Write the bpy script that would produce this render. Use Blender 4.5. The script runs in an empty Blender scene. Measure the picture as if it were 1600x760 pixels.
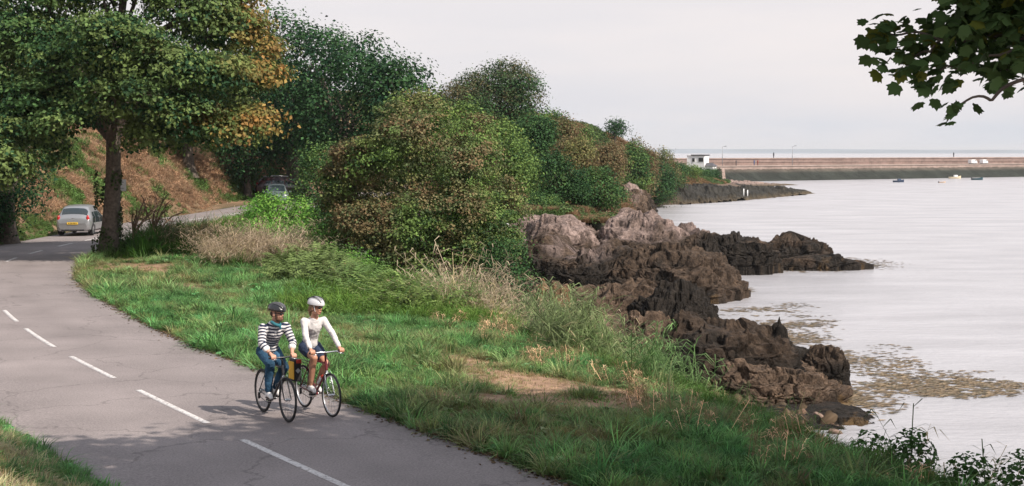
import bpy, bmesh, math, random
import numpy as np
from mathutils import Vector, Matrix
random.seed(7); np.random.seed(7)
SC = bpy.context.scene
COL = SC.collection
R = math.radians

# ------------------------------------------------------------------ camera
F = 2300.0; HC = 4.1; PITCH = math.atan((380 - 238) / F)
cam_d = bpy.data.cameras.new("camera"); cam = bpy.data.objects.new("camera", cam_d); COL.objects.link(cam)
cam_d.sensor_width = 36.0; cam_d.lens = F / 1600 * 36.0
cam_d.clip_start = 0.3; cam_d.clip_end = 40000
cam.location = (0, 0, HC); cam.rotation_euler = (math.pi / 2 - PITCH, 0, 0)
cam_d.dof.use_dof = False
SC.camera = cam
# ------------------------------------------------------------------ sun, sky, exposure
SUN = Vector((1.3, -1.0, 1.7)).normalized()
EL = math.asin(SUN.z); AZ = math.atan2(SUN.x, SUN.y)
sl = bpy.data.lights.new("sun", 'SUN'); so = bpy.data.objects.new("sun", sl); COL.objects.link(so)
sl.energy = 5.0; sl.angle = R(0.6); sl.color = (1.0, 0.91, 0.80)
so.rotation_euler = (-SUN).to_track_quat('-Z', 'Y').to_euler(); so.location = (30, -20, 60)
W = bpy.data.worlds.new("World"); SC.world = W; W.use_nodes = True
nt = W.node_tree; nt.nodes.clear()
def nn(nt, t, **k):
    n = nt.nodes.new(t)
    for a, b in k.items(): setattr(n, a, b)
    return n
sky = nn(nt, 'ShaderNodeTexSky', sky_type='NISHITA', sun_disc=False)
sky.sun_elevation = EL; sky.sun_rotation = AZ; sky.dust_density = 2.5; sky.air_density = 1.0
bg1 = nn(nt, 'ShaderNodeBackground'); bg1.inputs['Strength'].default_value = 0.10
nt.links.new(sky.outputs[0], bg1.inputs['Color'])
tc = nn(nt, 'ShaderNodeTexCoord')
mp = nn(nt, 'ShaderNodeMapping'); mp.inputs['Scale'].default_value = (1.3, 1.3, 8.0); mp.inputs['Location'].default_value = (0.4, 0.2, 0.35)
nt.links.new(tc.outputs['Generated'], mp.inputs['Vector'])
no = nn(nt, 'ShaderNodeTexNoise'); no.inputs['Scale'].default_value = 2.2; no.inputs['Detail'].default_value = 7; no.inputs['Roughness'].default_value = 0.55
nt.links.new(mp.outputs[0], no.inputs['Vector'])
cr = nn(nt, 'ShaderNodeValToRGB'); cr.color_ramp.elements[0].position = 0.42; cr.color_ramp.elements[1].position = 0.72
nt.links.new(no.outputs['Fac'], cr.inputs['Fac'])
sx = nn(nt, 'ShaderNodeSeparateXYZ'); nt.links.new(tc.outputs['Generated'], sx.inputs[0])
vr = nn(nt, 'ShaderNodeValToRGB')      # pale veil: cool at the horizon, faintly warm higher up
e = vr.color_ramp.elements
e[0].position = 0.0; e[0].color = (0.60, 0.645, 0.72, 1)
e[1].position = 0.13; e[1].color = (0.785, 0.735, 0.74, 1)
x = e.new(0.035); x.color = (0.70, 0.69, 0.73, 1)
x = e.new(0.6); x.color = (0.56, 0.64, 0.76, 1)
nt.links.new(sx.outputs['Z'], vr.inputs['Fac'])
mx = nn(nt, 'ShaderNodeMixRGB', blend_type='MIX'); mx.inputs['Color2'].default_value = (0.86, 0.79, 0.775, 1)
mm = nn(nt, 'ShaderNodeMath', operation='MULTIPLY'); mm.inputs[1].default_value = 0.8
nt.links.new(cr.outputs[0], mm.inputs[0]); nt.links.new(mm.outputs[0], mx.inputs['Fac']); nt.links.new(vr.outputs[0], mx.inputs['Color1'])
bg2 = nn(nt, 'ShaderNodeBackground'); bg2.inputs['Strength'].default_value = 1.0
nt.links.new(mx.outputs[0], bg2.inputs['Color'])
ms = nn(nt, 'ShaderNodeMixShader'); ms.inputs[0].default_value = 0.9
wo = nn(nt, 'ShaderNodeOutputWorld')
nt.links.new(bg1.outputs[0], ms.inputs[1]); nt.links.new(bg2.outputs[0], ms.inputs[2]); nt.links.new(ms.outputs[0], wo.inputs[0])
SC.view_settings.view_transform = 'Standard'; SC.view_settings.look = 'None'
SC.view_settings.exposure = 0.24; SC.view_settings.gamma = 1.0
SC.render.engine = 'CYCLES'
SC.cycles.max_bounces = 5; SC.cycles.diffuse_bounces = 2; SC.cycles.glossy_bounces = 2
SC.cycles.transmission_bounces = 3; SC.cycles.transparent_max_bounces = 6; SC.cycles.volume_bounces = 0
SC.cycles.caustics_reflective = False; SC.cycles.caustics_refractive = False
SC.cycles.use_denoising = True

# ------------------------------------------------------------------ numpy helpers
rng = np.random.default_rng(11)
_cp, _sp = math.cos(PITCH), math.sin(PITCH)
def ray(px, py):
    u = (px - 800) / F; v = -(py - 380) / F
    return np.array([u, _cp + v * _sp, -_sp + v * _cp])
def atz(px, py, z=0.0):
    d = ray(px, py); t = (z - HC) / d[2]; return d[0] * t, d[1] * t, z
def aty(px, py, Y):
    d = ray(px, py); t = Y / d[1]; return d[0] * t, Y, HC + d[2] * t
def hsh(ix, iy, iz, s):
    h = (ix * 374761393 + iy * 668265263 + iz * 2147483647 + s * 974711) & 0xFFFFFFFF
    h = ((h ^ (h >> 13)) * 1274126177) & 0xFFFFFFFF
    h = ((h ^ (h >> 16)) * 2246822519) & 0xFFFFFFFF
    return ((h ^ (h >> 15)) & 0xFFFFFF) / float(0xFFFFFF)
def vnoise(p, s=0):
    p = np.asarray(p, float); i = np.floor(p).astype(np.int64); f = p - i; f = f * f * (3 - 2 * f)
    r = 0
    for a in (0, 1):
        for b in (0, 1):
            for c in (0, 1):
                w = (f[..., 0] if a else 1 - f[..., 0]) * (f[..., 1] if b else 1 - f[..., 1]) * (f[..., 2] if c else 1 - f[..., 2])
                r = r + w * hsh(i[..., 0] + a, i[..., 1] + b, i[..., 2] + c, s)
    return r * 2 - 1
def fbm(p, o=4, s=0, g=0.5):
    p = np.asarray(p, float); r = 0; a = 1; t = 0
    for k in range(o):
        r = r + a * vnoise(p * 2.03 ** k + 13.7 * k, s + k); t += a; a *= g
    return r / t
def ridged(p, o=5, s=0, g=0.55):
    p = np.asarray(p, float); r = 0; a = 1; t = 0
    for k in range(o):
        r = r + a * (1 - 2 * np.abs(vnoise(p * 2.07 ** k + 7.1 * k, s + k))); t += a; a *= g
    return r / t
def worley(p, s=0):
    """distance to nearest and second cell point, and the nearest cell's random value"""
    p = np.asarray(p, float); i = np.floor(p).astype(np.int64); f1 = np.full(p.shape[:-1], 9.); f2 = f1.copy(); cid = f1 * 0
    for a in (-1, 0, 1):
        for b in (-1, 0, 1):
            for c in (-1, 0, 1):
                jx, jy, jz = i[..., 0] + a, i[..., 1] + b, i[..., 2] + c
                d = np.sqrt((jx + hsh(jx, jy, jz, s) - p[..., 0]) ** 2 + (jy + hsh(jx, jy, jz, s + 1) - p[..., 1]) ** 2 + (jz + hsh(jx, jy, jz, s + 2) - p[..., 2]) ** 2)
                cl = d < f1; f2 = np.where(cl, f1, np.minimum(f2, d)); cid = np.where(cl, hsh(jx, jy, jz, s + 3), cid); f1 = np.where(cl, d, f1)
    return f1, f2, cid
def crag(p, s=0, size=1.5):
    """blocky broken-rock relief, about -1..1, and a crack mask"""
    q = p + .35 * size * np.stack([vnoise(p / size, s + 40), vnoise(p / size + 9, s + 41), vnoise(p / size + 19, s + 42)], -1)
    q = np.stack([q[..., 0] * .8 + q[..., 2] * .35, q[..., 1], q[..., 2] * 1.5 - q[..., 0] * .45], -1)
    a1, a2, c1 = worley(q / size, s); b1, b2, c2 = worley(q / (size * .42), s + 7)
    k1 = 1 - sstep(0, .10, a2 - a1); k2 = 1 - sstep(0, .14, b2 - b1)
    d = (c1 - .5) * 1.1 + (c2 - .5) * .5 - .55 * k1 - .25 * k2 + .35 * fbm(p / (size * .3), 3, s + 11)
    return d, np.clip(k1 + .6 * k2, 0, 1)
def xyz(x, y, z=0):
    x, y = np.broadcast_arrays(np.asarray(x, float), np.asarray(y, float))
    return np.stack([x, y, np.broadcast_to(z, x.shape).astype(float)], -1)
def sstep(a, b, x):
    t = np.clip((x - a) / (b - a), 0, 1); return t * t * (3 - 2 * t)

# ------------------------------------------------------------------ object helpers
def tag(o, label=None, cat=None, group=None, kind=None):
    if label: o['label'] = label
    if cat: o['category'] = cat
    if group: o['group'] = group
    if kind: o['kind'] = kind
    return o
def empty(name, loc=(0, 0, 0), rz=0.0, label=None, cat=None, group=None, kind=None):
    o = bpy.data.objects.new(name, None); COL.objects.link(o); o.location = loc; o.rotation_euler = (0, 0, rz)
    o.empty_display_size = 0.3
    return tag(o, label, cat, group, kind)
def link(name, me, mat=None, parent=None, smooth=False):
    o = bpy.data.objects.new(name, me); COL.objects.link(o)
    if mat is not None:
        for m in (mat if isinstance(mat, (list, tuple)) else [mat]): me.materials.append(m)
    if parent: o.parent = parent
    if smooth: me.shade_smooth()
    return o
def npmesh(name, V, Q=None, T=None, col=None, smooth=False, matidx=None):
    """V (n,3); Q (m,4) quads and/or T (k,3) tris; col (n,3) point colour"""
    me = bpy.data.meshes.new(name); V = np.asarray(V, np.float32)
    nq = 0 if Q is None else len(Q); ntr = 0 if T is None else len(T)
    loops = []
    if nq: loops.append(np.asarray(Q, np.int32).ravel())
    if ntr: loops.append(np.asarray(T, np.int32).ravel())
    L = np.concatenate(loops)
    me.vertices.add(len(V)); me.vertices.foreach_set('co', V.ravel())
    me.loops.add(len(L)); me.loops.foreach_set('vertex_index', L)
    me.polygons.add(nq + ntr)
    ls = np.concatenate([np.arange(nq) * 4, nq * 4 + np.arange(ntr) * 3]).astype(np.int32)
    me.polygons.foreach_set('loop_start', ls)
    if matidx is not None: me.polygons.foreach_set('material_index', np.asarray(matidx, np.int32))
    me.update(calc_edges=True)
    if col is not None:
        a = me.color_attributes.new('Col', 'FLOAT_COLOR', 'POINT')
        c = np.ones((len(V), 4), np.float32); c[:, :3] = col
        a.data.foreach_set('color', c.ravel())
    if smooth: me.shade_smooth()
    return me
def grid_faces(nu, nv, closed_v=False):
    i = np.arange(nu - 1)[:, None]; j = np.arange(nv if closed_v else nv - 1)[None, :]
    j2 = (j + 1) % nv
    return np.stack([i * nv + j, (i + 1) * nv + j, (i + 1) * nv + j2, i * nv + j2], -1).reshape(-1, 4)

# ------------------------------------------------------------------ materials
MATS = {}
def pmat(name, col=(.5, .5, .5), rough=0.6, metal=0.0, spec=0.5, noise=0.0, nscale=20.0, bump=0.0, bscale=60.0, coat=0.0):
    m = bpy.data.materials.new(name); m.use_nodes = True; t = m.node_tree
    b = t.nodes['Principled BSDF']
    b.inputs['Base Color'].default_value = (*col, 1); b.inputs['Roughness'].default_value = rough
    b.inputs['Metallic'].default_value = metal; b.inputs['Specular IOR Level'].default_value = spec
    b.inputs['Coat Weight'].default_value = coat
    if noise or bump:
        tc = nn(t, 'ShaderNodeTexCoord')
    if noise:
        n = nn(t, 'ShaderNodeTexNoise'); n.inputs['Scale'].default_value = nscale; n.inputs['Detail'].default_value = 6
        t.links.new(tc.outputs['Object'], n.inputs['Vector'])
        h = nn(t, 'ShaderNodeMixRGB', blend_type='MIX')
        h.inputs['Color1'].default_value = (*[c * (1 - noise) for c in col], 1)
        h.inputs['Color2'].default_value = (*[min(1, c * (1 + noise)) for c in col], 1)
        r_ = nn(t, 'ShaderNodeMapRange'); r_.inputs['From Min'].default_value = .3; r_.inputs['From Max'].default_value = .7
        t.links.new(n.outputs['Fac'], r_.inputs['Value']); t.links.new(r_.outputs[0], h.inputs['Fac'])
        t.links.new(h.outputs[0], b.inputs['Base Color'])
    if bump:
        n2 = nn(t, 'ShaderNodeTexNoise'); n2.inputs['Scale'].default_value = bscale; n2.inputs['Detail'].default_value = 8
        t.links.new(tc.outputs['Object'], n2.inputs['Vector'])
        bp = nn(t, 'ShaderNodeBump'); bp.inputs['Strength'].default_value = bump; bp.inputs['Distance'].default_value = 0.02
        t.links.new(n2.outputs['Fac'], bp.inputs['Height']); t.links.new(bp.outputs[0], b.inputs['Normal'])
    MATS[name] = m
    return m
def leafmat(name, attr='Col', inst=False, transl=0.26, rough=0.55, gain=1.0, spec=0.10):
    m = bpy.data.materials.new(name); m.use_nodes = True; t = m.node_tree
    b = t.nodes['Principled BSDF']; out = t.nodes['Material Output']
    a = nn(t, 'ShaderNodeAttribute', attribute_name=attr, attribute_type='GEOMETRY')
    src = a.outputs['Color']
    if inst:
        i = nn(t, 'ShaderNodeAttribute', attribute_name='tint', attribute_type='INSTANCER')
        mu = nn(t, 'ShaderNodeMixRGB', blend_type='MULTIPLY'); mu.inputs['Fac'].default_value = 1
        t.links.new(src, mu.inputs['Color1']); t.links.new(i.outputs['Color'], mu.inputs['Color2']); src = mu.outputs[0]
    b.inputs['Roughness'].default_value = rough; b.inputs['Specular IOR Level'].default_value = spec
    t.links.new(src, b.inputs['Base Color'])
    tr = nn(t, 'ShaderNodeBsdfTranslucent'); t.links.new(src, tr.inputs['Color'])
    mi = nn(t, 'ShaderNodeMixShader'); mi.inputs[0].default_value = transl
    t.links.new(b.outputs[0], mi.inputs[1]); t.links.new(tr.outputs[0], mi.inputs[2]); t.links.new(mi.outputs[0], out.inputs[0])
    return m
def colmat(name, rough=0.9, nscale=3.0, namt=0.35, bump=0.6, bscale=8.0, bdist=0.08, spec=0.2, fine=30.0):
    """vertex colour times procedural mottling, with relief"""
    m = bpy.data.materials.new(name); m.use_nodes = True; t = m.node_tree; b = t.nodes['Principled BSDF']
    b.inputs['Roughness'].default_value = rough; b.inputs['Specular IOR Level'].default_value = spec
    a = nn(t, 'ShaderNodeAttribute', attribute_name='Col'); g = nn(t, 'ShaderNodeNewGeometry')
    n = nn(t, 'ShaderNodeTexNoise'); n.inputs['Scale'].default_value = nscale; n.inputs['Detail'].default_value = 9; n.inputs['Roughness'].default_value = .65
    t.links.new(g.outputs['Position'], n.inputs['Vector'])
    r_ = nn(t, 'ShaderNodeMapRange'); r_.inputs['From Min'].default_value = .3; r_.inputs['From Max'].default_value = .7
    r_.inputs['To Min'].default_value = 1 - namt; r_.inputs['To Max'].default_value = 1 + namt
    t.links.new(n.outputs['Fac'], r_.inputs['Value'])
    mu = nn(t, 'ShaderNodeVectorMath', operation='SCALE'); t.links.new(a.outputs['Color'], mu.inputs[0]); t.links.new(r_.outputs[0], mu.inputs['Scale'])
    t.links.new(mu.outputs[0], b.inputs['Base Color'])
    n2 = nn(t, 'ShaderNodeTexNoise'); n2.inputs['Scale'].default_value = bscale; n2.inputs['Detail'].default_value = 10; n2.inputs['Roughness'].default_value = .7
    t.links.new(g.outputs['Position'], n2.inputs['Vector'])
    bp = nn(t, 'ShaderNodeBump'); bp.inputs['Strength'].default_value = bump; bp.inputs['Distance'].default_value = bdist
    t.links.new(n2.outputs['Fac'], bp.inputs['Height']); t.links.new(bp.outputs[0], b.inputs['Normal'])
    return m

# ------------------------------------------------------------------ road centre line and terrain height
_ry = np.array([-30, -10, 0, 10, 18, 25, 31, 38, 46, 54.5, 62, 70, 80, 89, 102, 118, 140, 170.])
_rx = np.array([30, 15.5, 8.9, 2.9, -2.2, -6.4, -9.8, -13.2, -16.5, -18.8, -19.55, -19.7, -19.7, -19.3, -17.2, -13.8, -7, 6.])
def smooth_interp(x, xs, ys):
    x = np.asarray(x, float); m = np.gradient(ys, xs)
    i = np.clip(np.searchsorted(xs, x) - 1, 0, len(xs) - 2); h = xs[i + 1] - xs[i]; t = np.clip((x - xs[i]) / h, 0, 1)
    return ((2*t**3-3*t**2+1)*ys[i] + (t**3-2*t**2+t)*h*m[i] + (-2*t**3+3*t**2)*ys[i+1] + (t**3-t**2)*h*m[i+1])
def road_c(y): return smooth_interp(y, _ry, _rx)
def road_slope(y): return (road_c(np.asarray(y) + .5) - road_c(np.asarray(y) - .5))
def road_hw(y):                                           # half width along X
    w = np.interp(y, [0, 18, 25, 40, 60, 100], [2.55, 2.5, 2.75, 2.85, 2.9, 2.9])
    return w * np.sqrt(1 + road_slope(y) ** 2)
def road_z(y): return np.interp(y, [0, 95, 115, 140, 170], [0, 0, .45, 1.0, 1.2])
WZ = -4.4
# station: Y, z(-150), z(-60), bank/hill (dist from road left or X) ...
ST = [ # Y    zL3  zL2   hillX   hillZ   crestX crestZ footX footZ waterX
 (-10,  10,  6,   9.0,  2.4,   22,  0.0,  27, -3.8, 30),
 (0,    10,  6,   1.6,  2.4,   16,  0.0,  21, -3.8, 24),
 (10,   10,  6,  -5.0,  2.0,   10.6, 0.0, 14.5, -3.8, 16.5),
 (18,   10,  6,  -10.5, 2.2,   5.6, -.25,  8.6, -4.0, 9.6),
 (22,   10,  7,  -13.0, 2.6,   4.45, -.35, 6.9, -4.0, 8.2),
 (26,   11,  7,  -15.5, 3.0,   3.5, -.42,  5.9, -4.0, 7.4),
 (31,   12,  8,  -18.0, 3.2,   2.1, -.5,  5.0, -4.0, 7.4),
 (38,   13,  9,  -21.5, 3.6,   .1, -.6,  4.2, -4.0, 8.0),
 (45,   14,  10, -24.5, 4.0,  -2.9, -.5,  3.4, -4.0, 8.6),
 (52,   15,  10.5,-26.6, 4.3,  -6.5, 0.0,  3.0, -4.0, 10.5),
 (60,   16,  11, -27.6, 4.6,  -10.6, 0.0,  1.5, -4.0, 10.5),
 (70,   17,  12, -27.2, 4.8,  -13.6, 0.0,  0.5, -3.9, 10.0),
 (80,   18,  13, -26.8, 4.9,  -14.6, 0.0,  1.0, -3.9, 9.6),
 (90,   18,  13, -26.4, 4.8,  -13.6, 0.0,  2.0, -3.6, 9.4),
 (100,  18,  13, -25.4, 4.8,   3.6, -.1,  6.0, -3.6, 10.2),
 (110,  19,  13, -25.0, 4.6,   6.8, -0.3, 9.5, -4.2, 11.0),
 (125,  20,  14, -22.0, 5.4,   8.5, 0.2,  11.5, -4.2, 12.5),
 (150,  21,  15, -6.0,  8.6,   10.0, 0.6, 13.0, -4.2, 14.0),
 (180,  22,  16,  3.0,  8.6,   12.0, 0.8, 15.5, -4.1, 16.5),
 (220,  21,  15,  12.0, 7.6,   15.0, 1.6, 19.0, -3.9, 20.0),
 (240,  19,  13,  17.0, 6.4,   19.0, 0.5, 23.0, -3.6, 27.0),
 (262,  17,  11,  24.0, 4.2,   28.0, -1.8, 33.0, -3.3, 41.0),
 (300,  12,  8,   33.0, 1.2,   41.0, -2.0, 47.0, -3.2, 62.0),
 (320,  11,  7,   37.0, -0.4,  45.0, -2.0, 50.0, -3.4, 60.0),
 (345,  10,  6,   41.0, -1.6,  48.0, -2.2, 51.0, -3.4, 58.0),
 (434,  5,   3,   50.0, -1.8,  56.0, -2.2, 58.0, -3.6, 62.0),
 (520,  -6, -6,   50.0, -6,    56.0, -6,  58.0, -6, 62.0)]
ST = np.array(ST, float)
def height(x, y, rough=True):
    x = np.asarray(x, float); y = np.asarray(y, float); x, y = np.broadcast_arrays(x, y)
    g = [np.interp(y, ST[:, 0], ST[:, k]) for k in range(1, 10)]
    zL3, zL2, hx, hz, cx, cz, fx, fz, wx = g
    c = road_c(y); hw = road_hw(y); rz = road_z(y)
    k = sstep(132, 150, y)
    sh = 2.6 * sstep(100, 106, y) * (1 - sstep(126, 132, y))      # lay-by on the land side
    rl = c - hw - .25 - sh; rr = c + hw + .25
    rl = rl * (1 - k) + (hx + .35 * (cx - hx)) * k; rr = rr * (1 - k) + (hx + .7 * (cx - hx)) * k
    zl = rz * (1 - k) + (hz + .35 * (cz - hz)) * k; zr = rz * (1 - k) + (hz + .7 * (cz - hz)) * k
    rr = np.minimum(rr, cx - .8)
    X = [np.full_like(x, -400.), np.full_like(x, -150.), np.full_like(x, -60.), hx, rl, rr, cx, fx, wx, wx + 14, wx + 600]
    Z = [zL3 + 4, zL3, zL2, hz, zl, zr, cz, fz, np.full_like(x, WZ), np.full_like(x, WZ - 2.2), np.full_like(x, WZ - 5)]
    z = np.zeros_like(x)
    for i in range(len(X) - 1):
        a, b = X[i], X[i + 1]; m = (x >= a) & (x < b)
        t = (x - a) / np.maximum(b - a, .05)
        if i in (6, 3): t = t ** 1.25 if i == 6 else t ** .85
        z = np.where(m, Z[i] + (Z[i + 1] - Z[i]) * t, z)
    z = np.where(x >= X[-1], Z[-1], z); z = np.where(x < X[0], Z[0], z)
    if rough:
        near_l = sstep(0.1, 4, rl - x); verge = sstep(0.0, 1.6, x - rr) * (1 - sstep(-.5, 1.5, x - cx)); sea = sstep(-.6, 2.0, x - cx)
        P = xyz(x, y)
        z = z + near_l * (.75 * fbm(P / 3.1, 4, 3) + .25 * fbm(P / .8, 3, 9)) + near_l * (1 - k) * .5 * fbm(P / 6.0, 2, 17)
        z = z + verge * (.10 * fbm(P / 1.7, 3, 5) + .05 + .10 * np.sin(np.clip((x - rr) / np.maximum(cx - rr, 1), 0, 1) * math.pi))
        z = z + sea * (1 - sstep(1, 6, x - wx)) * (.25 * ridged(P / 2.2, 3, 6) - .1)
        shore = sea * sstep(.45, .8, (x - cx) / np.maximum(wx - cx, 1)) * (1 - sstep(0, 3.5, x - wx)) * (y < 330)
        if np.any(shore > 0):
            m = shore > 0; dd = np.zeros_like(z); dd[m] = crag(np.stack([x[m], y[m], 0 * x[m]], -1), 3, 1.3)[0]; z = z + .40 * shore * dd
    return z

def terrain():
    na, nr = 330, 440
    ang = np.radians(np.linspace(-62, 62, na)); r = np.concatenate([[0.5], np.geomspace(3.0, 560, nr - 1)])
    A, RR = np.meshgrid(ang, r, indexing='ij'); Xg = RR * np.sin(A) * 1.0; Yg = RR * np.cos(A) - 3.0
    Zg = height(Xg, Yg)
    c = road_c(Yg); hw = road_hw(Yg)
    on = (np.abs(Xg - c) < hw + .02) & (Yg < 127)
    Zg = np.where(on, Zg - .05, Zg)
    V = np.stack([Xg, Yg, Zg], -1).reshape(-1, 3)
    # colours
    P = xyz(Xg, Yg); n1 = fbm(P / 2.4, 4, 21)[..., None]; n2 = fbm(P / .7, 3, 31)[..., None]
    def C(*v): return np.array(v)
    cx = np.interp(Yg, ST[:, 0], ST[:, 5]); wx = np.interp(Yg, ST[:, 0], ST[:, 9])
    soilg = C(.035, .05, .018); straw = C(.33, .21, .14); rust = C(.27, .17, .11); rock = C(.13, .09, .065); weed = C(.035, .028, .02)
    t = sstep(-.25, .45, n1)
    base = soilg * (1 - t) + straw * t * .45 + soilg * t * .5
    dry = dryness(Xg, Yg)[..., None]
    base = base * (1 - dry) + straw * (1.0 + .35 * n2) * dry
    land = (sstep(0, 1.2, c - hw - Xg))[..., None]
    bankc = rust * (1 - t * .45) + soilg * t * .45
    base = base * (1 - land) + bankc * land
    dk = (sstep(120, 150, Yg) * (Xg < cx + 4))[..., None]
    hillc = C(.12, .09, .045) * (1 - t) + C(.09, .09, .035) * t
    base = base * (1 - dk) + hillc * dk
    rk = sstep(-1.2, -2.4, Zg + .5 * n2[..., 0])[..., None]
    base = base * (1 - rk) + (rock * (1 + .4 * n2)) * rk
    wk = sstep(-2.9, -3.8, Zg + .35 * n1[..., 0])[..., None]
    base = base * (1 - wk) + weed * (1 + .5 * n2) * wk
    return link('ground', npmesh('ground', V, grid_faces(na, nr), col=np.clip(base, .01, 1).reshape(-1, 3), smooth=True),
                colmat('ground_mat', bump=.7, bscale=6, bdist=.12))
def dryness(x, y):
    x = np.asarray(x, float); y = np.asarray(y, float)
    def bl(cx, cy, rx, ry, a):
        ca, sa = math.cos(a), math.sin(a); u = (x - cx) * ca + (y - cy) * sa; v = -(x - cx) * sa + (y - cy) * ca
        return np.clip(1.3 - np.sqrt((u / rx) ** 2 + (v / ry) ** 2), 0, 1)
    n = fbm(xyz(x, y) / 1.1, 4, 77)
    d = np.maximum.reduce([bl(.45, 26.5, 1.25, 2.7, .45), bl(-.9, 29.6, .8, 2.0, .45), bl(-.1, 24.5, 1.2, .7, .2), bl(-2.6, 33, .5, 1.2, .5), bl(-10.5, 45, 1.6, 6, .55) * .5, bl(-5.0, 36, 1.0, 4, .6) * .5, bl(-13, 52, 1.6, 4, .3) * .45, bl(-3.4, 32, 1.0, 2, .6) * .5])
    n2 = fbm(xyz(x, y) / 3.5, 3, 79)
    return np.clip(d + .7 * n * (d > 0) + sstep(.0, .42, n2 + .5 * n) * .5, 0, 1)
ground = tag(terrain(), kind='structure')
# ------------------------------------------------------------------ road
def asphalt():
    m = bpy.data.materials.new('asphalt'); m.use_nodes = True; t = m.node_tree; b = t.nodes['Principled BSDF']
    g = nn(t, 'ShaderNodeNewGeometry'); a = nn(t, 'ShaderNodeAttribute', attribute_name='Col')
    n = nn(t, 'ShaderNodeTexNoise'); n.inputs['Scale'].default_value = .55; n.inputs['Detail'].default_value = 6
    f = nn(t, 'ShaderNodeTexNoise'); f.inputs['Scale'].default_value = 34; f.inputs['Detail'].default_value = 4; f.inputs['Roughness'].default_value = .8
    v = nn(t, 'ShaderNodeTexVoronoi', feature='DISTANCE_TO_EDGE'); v.inputs['Scale'].default_value = .33
    wv = nn(t, 'ShaderNodeMixRGB'); wv.inputs['Fac'].default_value = .12
    n3 = nn(t, 'ShaderNodeTexNoise'); n3.inputs['Scale'].default_value = 1.6; n3.inputs['Detail'].default_value = 5
    for q in (n, f, n3): t.links.new(g.outputs['Position'], q.inputs['Vector'])
    t.links.new(g.outputs['Position'], wv.inputs['Color1']); t.links.new(n3.outputs['Color'], wv.inputs['Color2'])
    wv.blend_type = 'ADD'; wv.inputs['Fac'].default_value = .9; t.links.new(wv.outputs[0], v.inputs['Vector'])
    def mr(s, a0, a1, b0, b1):
        r_ = nn(t, 'ShaderNodeMapRange'); r_.inputs['From Min'].default_value = a0; r_.inputs['From Max'].default_value = a1
        r_.inputs['To Min'].default_value = b0; r_.inputs['To Max'].default_value = b1; t.links.new(s, r_.inputs['Value']); return r_.outputs[0]
    def mul(a_, b_):
        q = nn(t, 'ShaderNodeMath', operation='MULTIPLY'); t.links.new(a_, q.inputs[0]); t.links.new(b_, q.inputs[1]); return q.outputs[0]
    k = mul(mul(mr(n.outputs['Fac'], .3, .7, .84, 1.12), mr(f.outputs['Fac'], .3, .7, .60, 1.40)), mr(v.outputs['Distance'], 0, .010, .66, 1.0))
    mu = nn(t, 'ShaderNodeVectorMath', operation='SCALE'); t.links.new(a.outputs['Color'], mu.inputs[0]); t.links.new(k, mu.inputs['Scale'])
    t.links.new(mu.outputs[0], b.inputs['Base Color']); b.inputs['Roughness'].default_value = .82; b.inputs['Specular IOR Level'].default_value = .35
    bp = nn(t, 'ShaderNodeBump'); bp.inputs['Strength'].default_value = .5; bp.inputs['Distance'].default_value = .01
    t.links.new(f.outputs['Fac'], bp.inputs['Height']); t.links.new(bp.outputs[0], b.inputs['Normal'])
    return m
ys = np.concatenate([np.arange(-12, 60, .5), np.arange(60, 126, .8)]); nv = 25
u = np.linspace(-1, 1, nv)
Yg, Ug = np.meshgrid(ys, u, indexing='ij')
sl_ = road_slope(ys); nx = 1 / np.sqrt(1 + sl_ ** 2); ny = -sl_ * nx
hwp = road_hw(ys) * nx
edge = 1 + .02 * vnoise(xyz(Yg * .8, Ug * 0 + np.sign(Ug)), 4)
Xr = road_c(ys)[:, None] + (Ug * hwp[:, None] * edge) * nx[:, None]; Yr = ys[:, None] + (Ug * hwp[:, None] * edge) * ny[:, None]
Zr = road_z(Yr) + .03 * (1 - Ug ** 2) + .004
P = xyz(Xr, Yr)
base = np.array([.235, .205, .200]) * (1 + .10 * fbm(xyz(Ug * 3, Yg * .05), 3, 8)[..., None]) * (1 + .08 * fbm(P / 3, 3, 12)[..., None])
tr = np.exp(-((np.abs(Ug) - .32) / .10) ** 2) + np.exp(-((np.abs(Ug) - .80) / .10) ** 2)
base = base * (1 - .06 * tr[..., None])
base = base * (1 - .25 * sstep(.93, 1.0, np.abs(Ug))[..., None])
base = base * np.array([1.0, .985, .985])
road = tag(link('road', npmesh('road', np.stack([Xr, Yr, Zr], -1).reshape(-1, 3), grid_faces(len(ys), nv), col=base.reshape(-1, 3), smooth=True), asphalt()), kind='structure')
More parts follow.
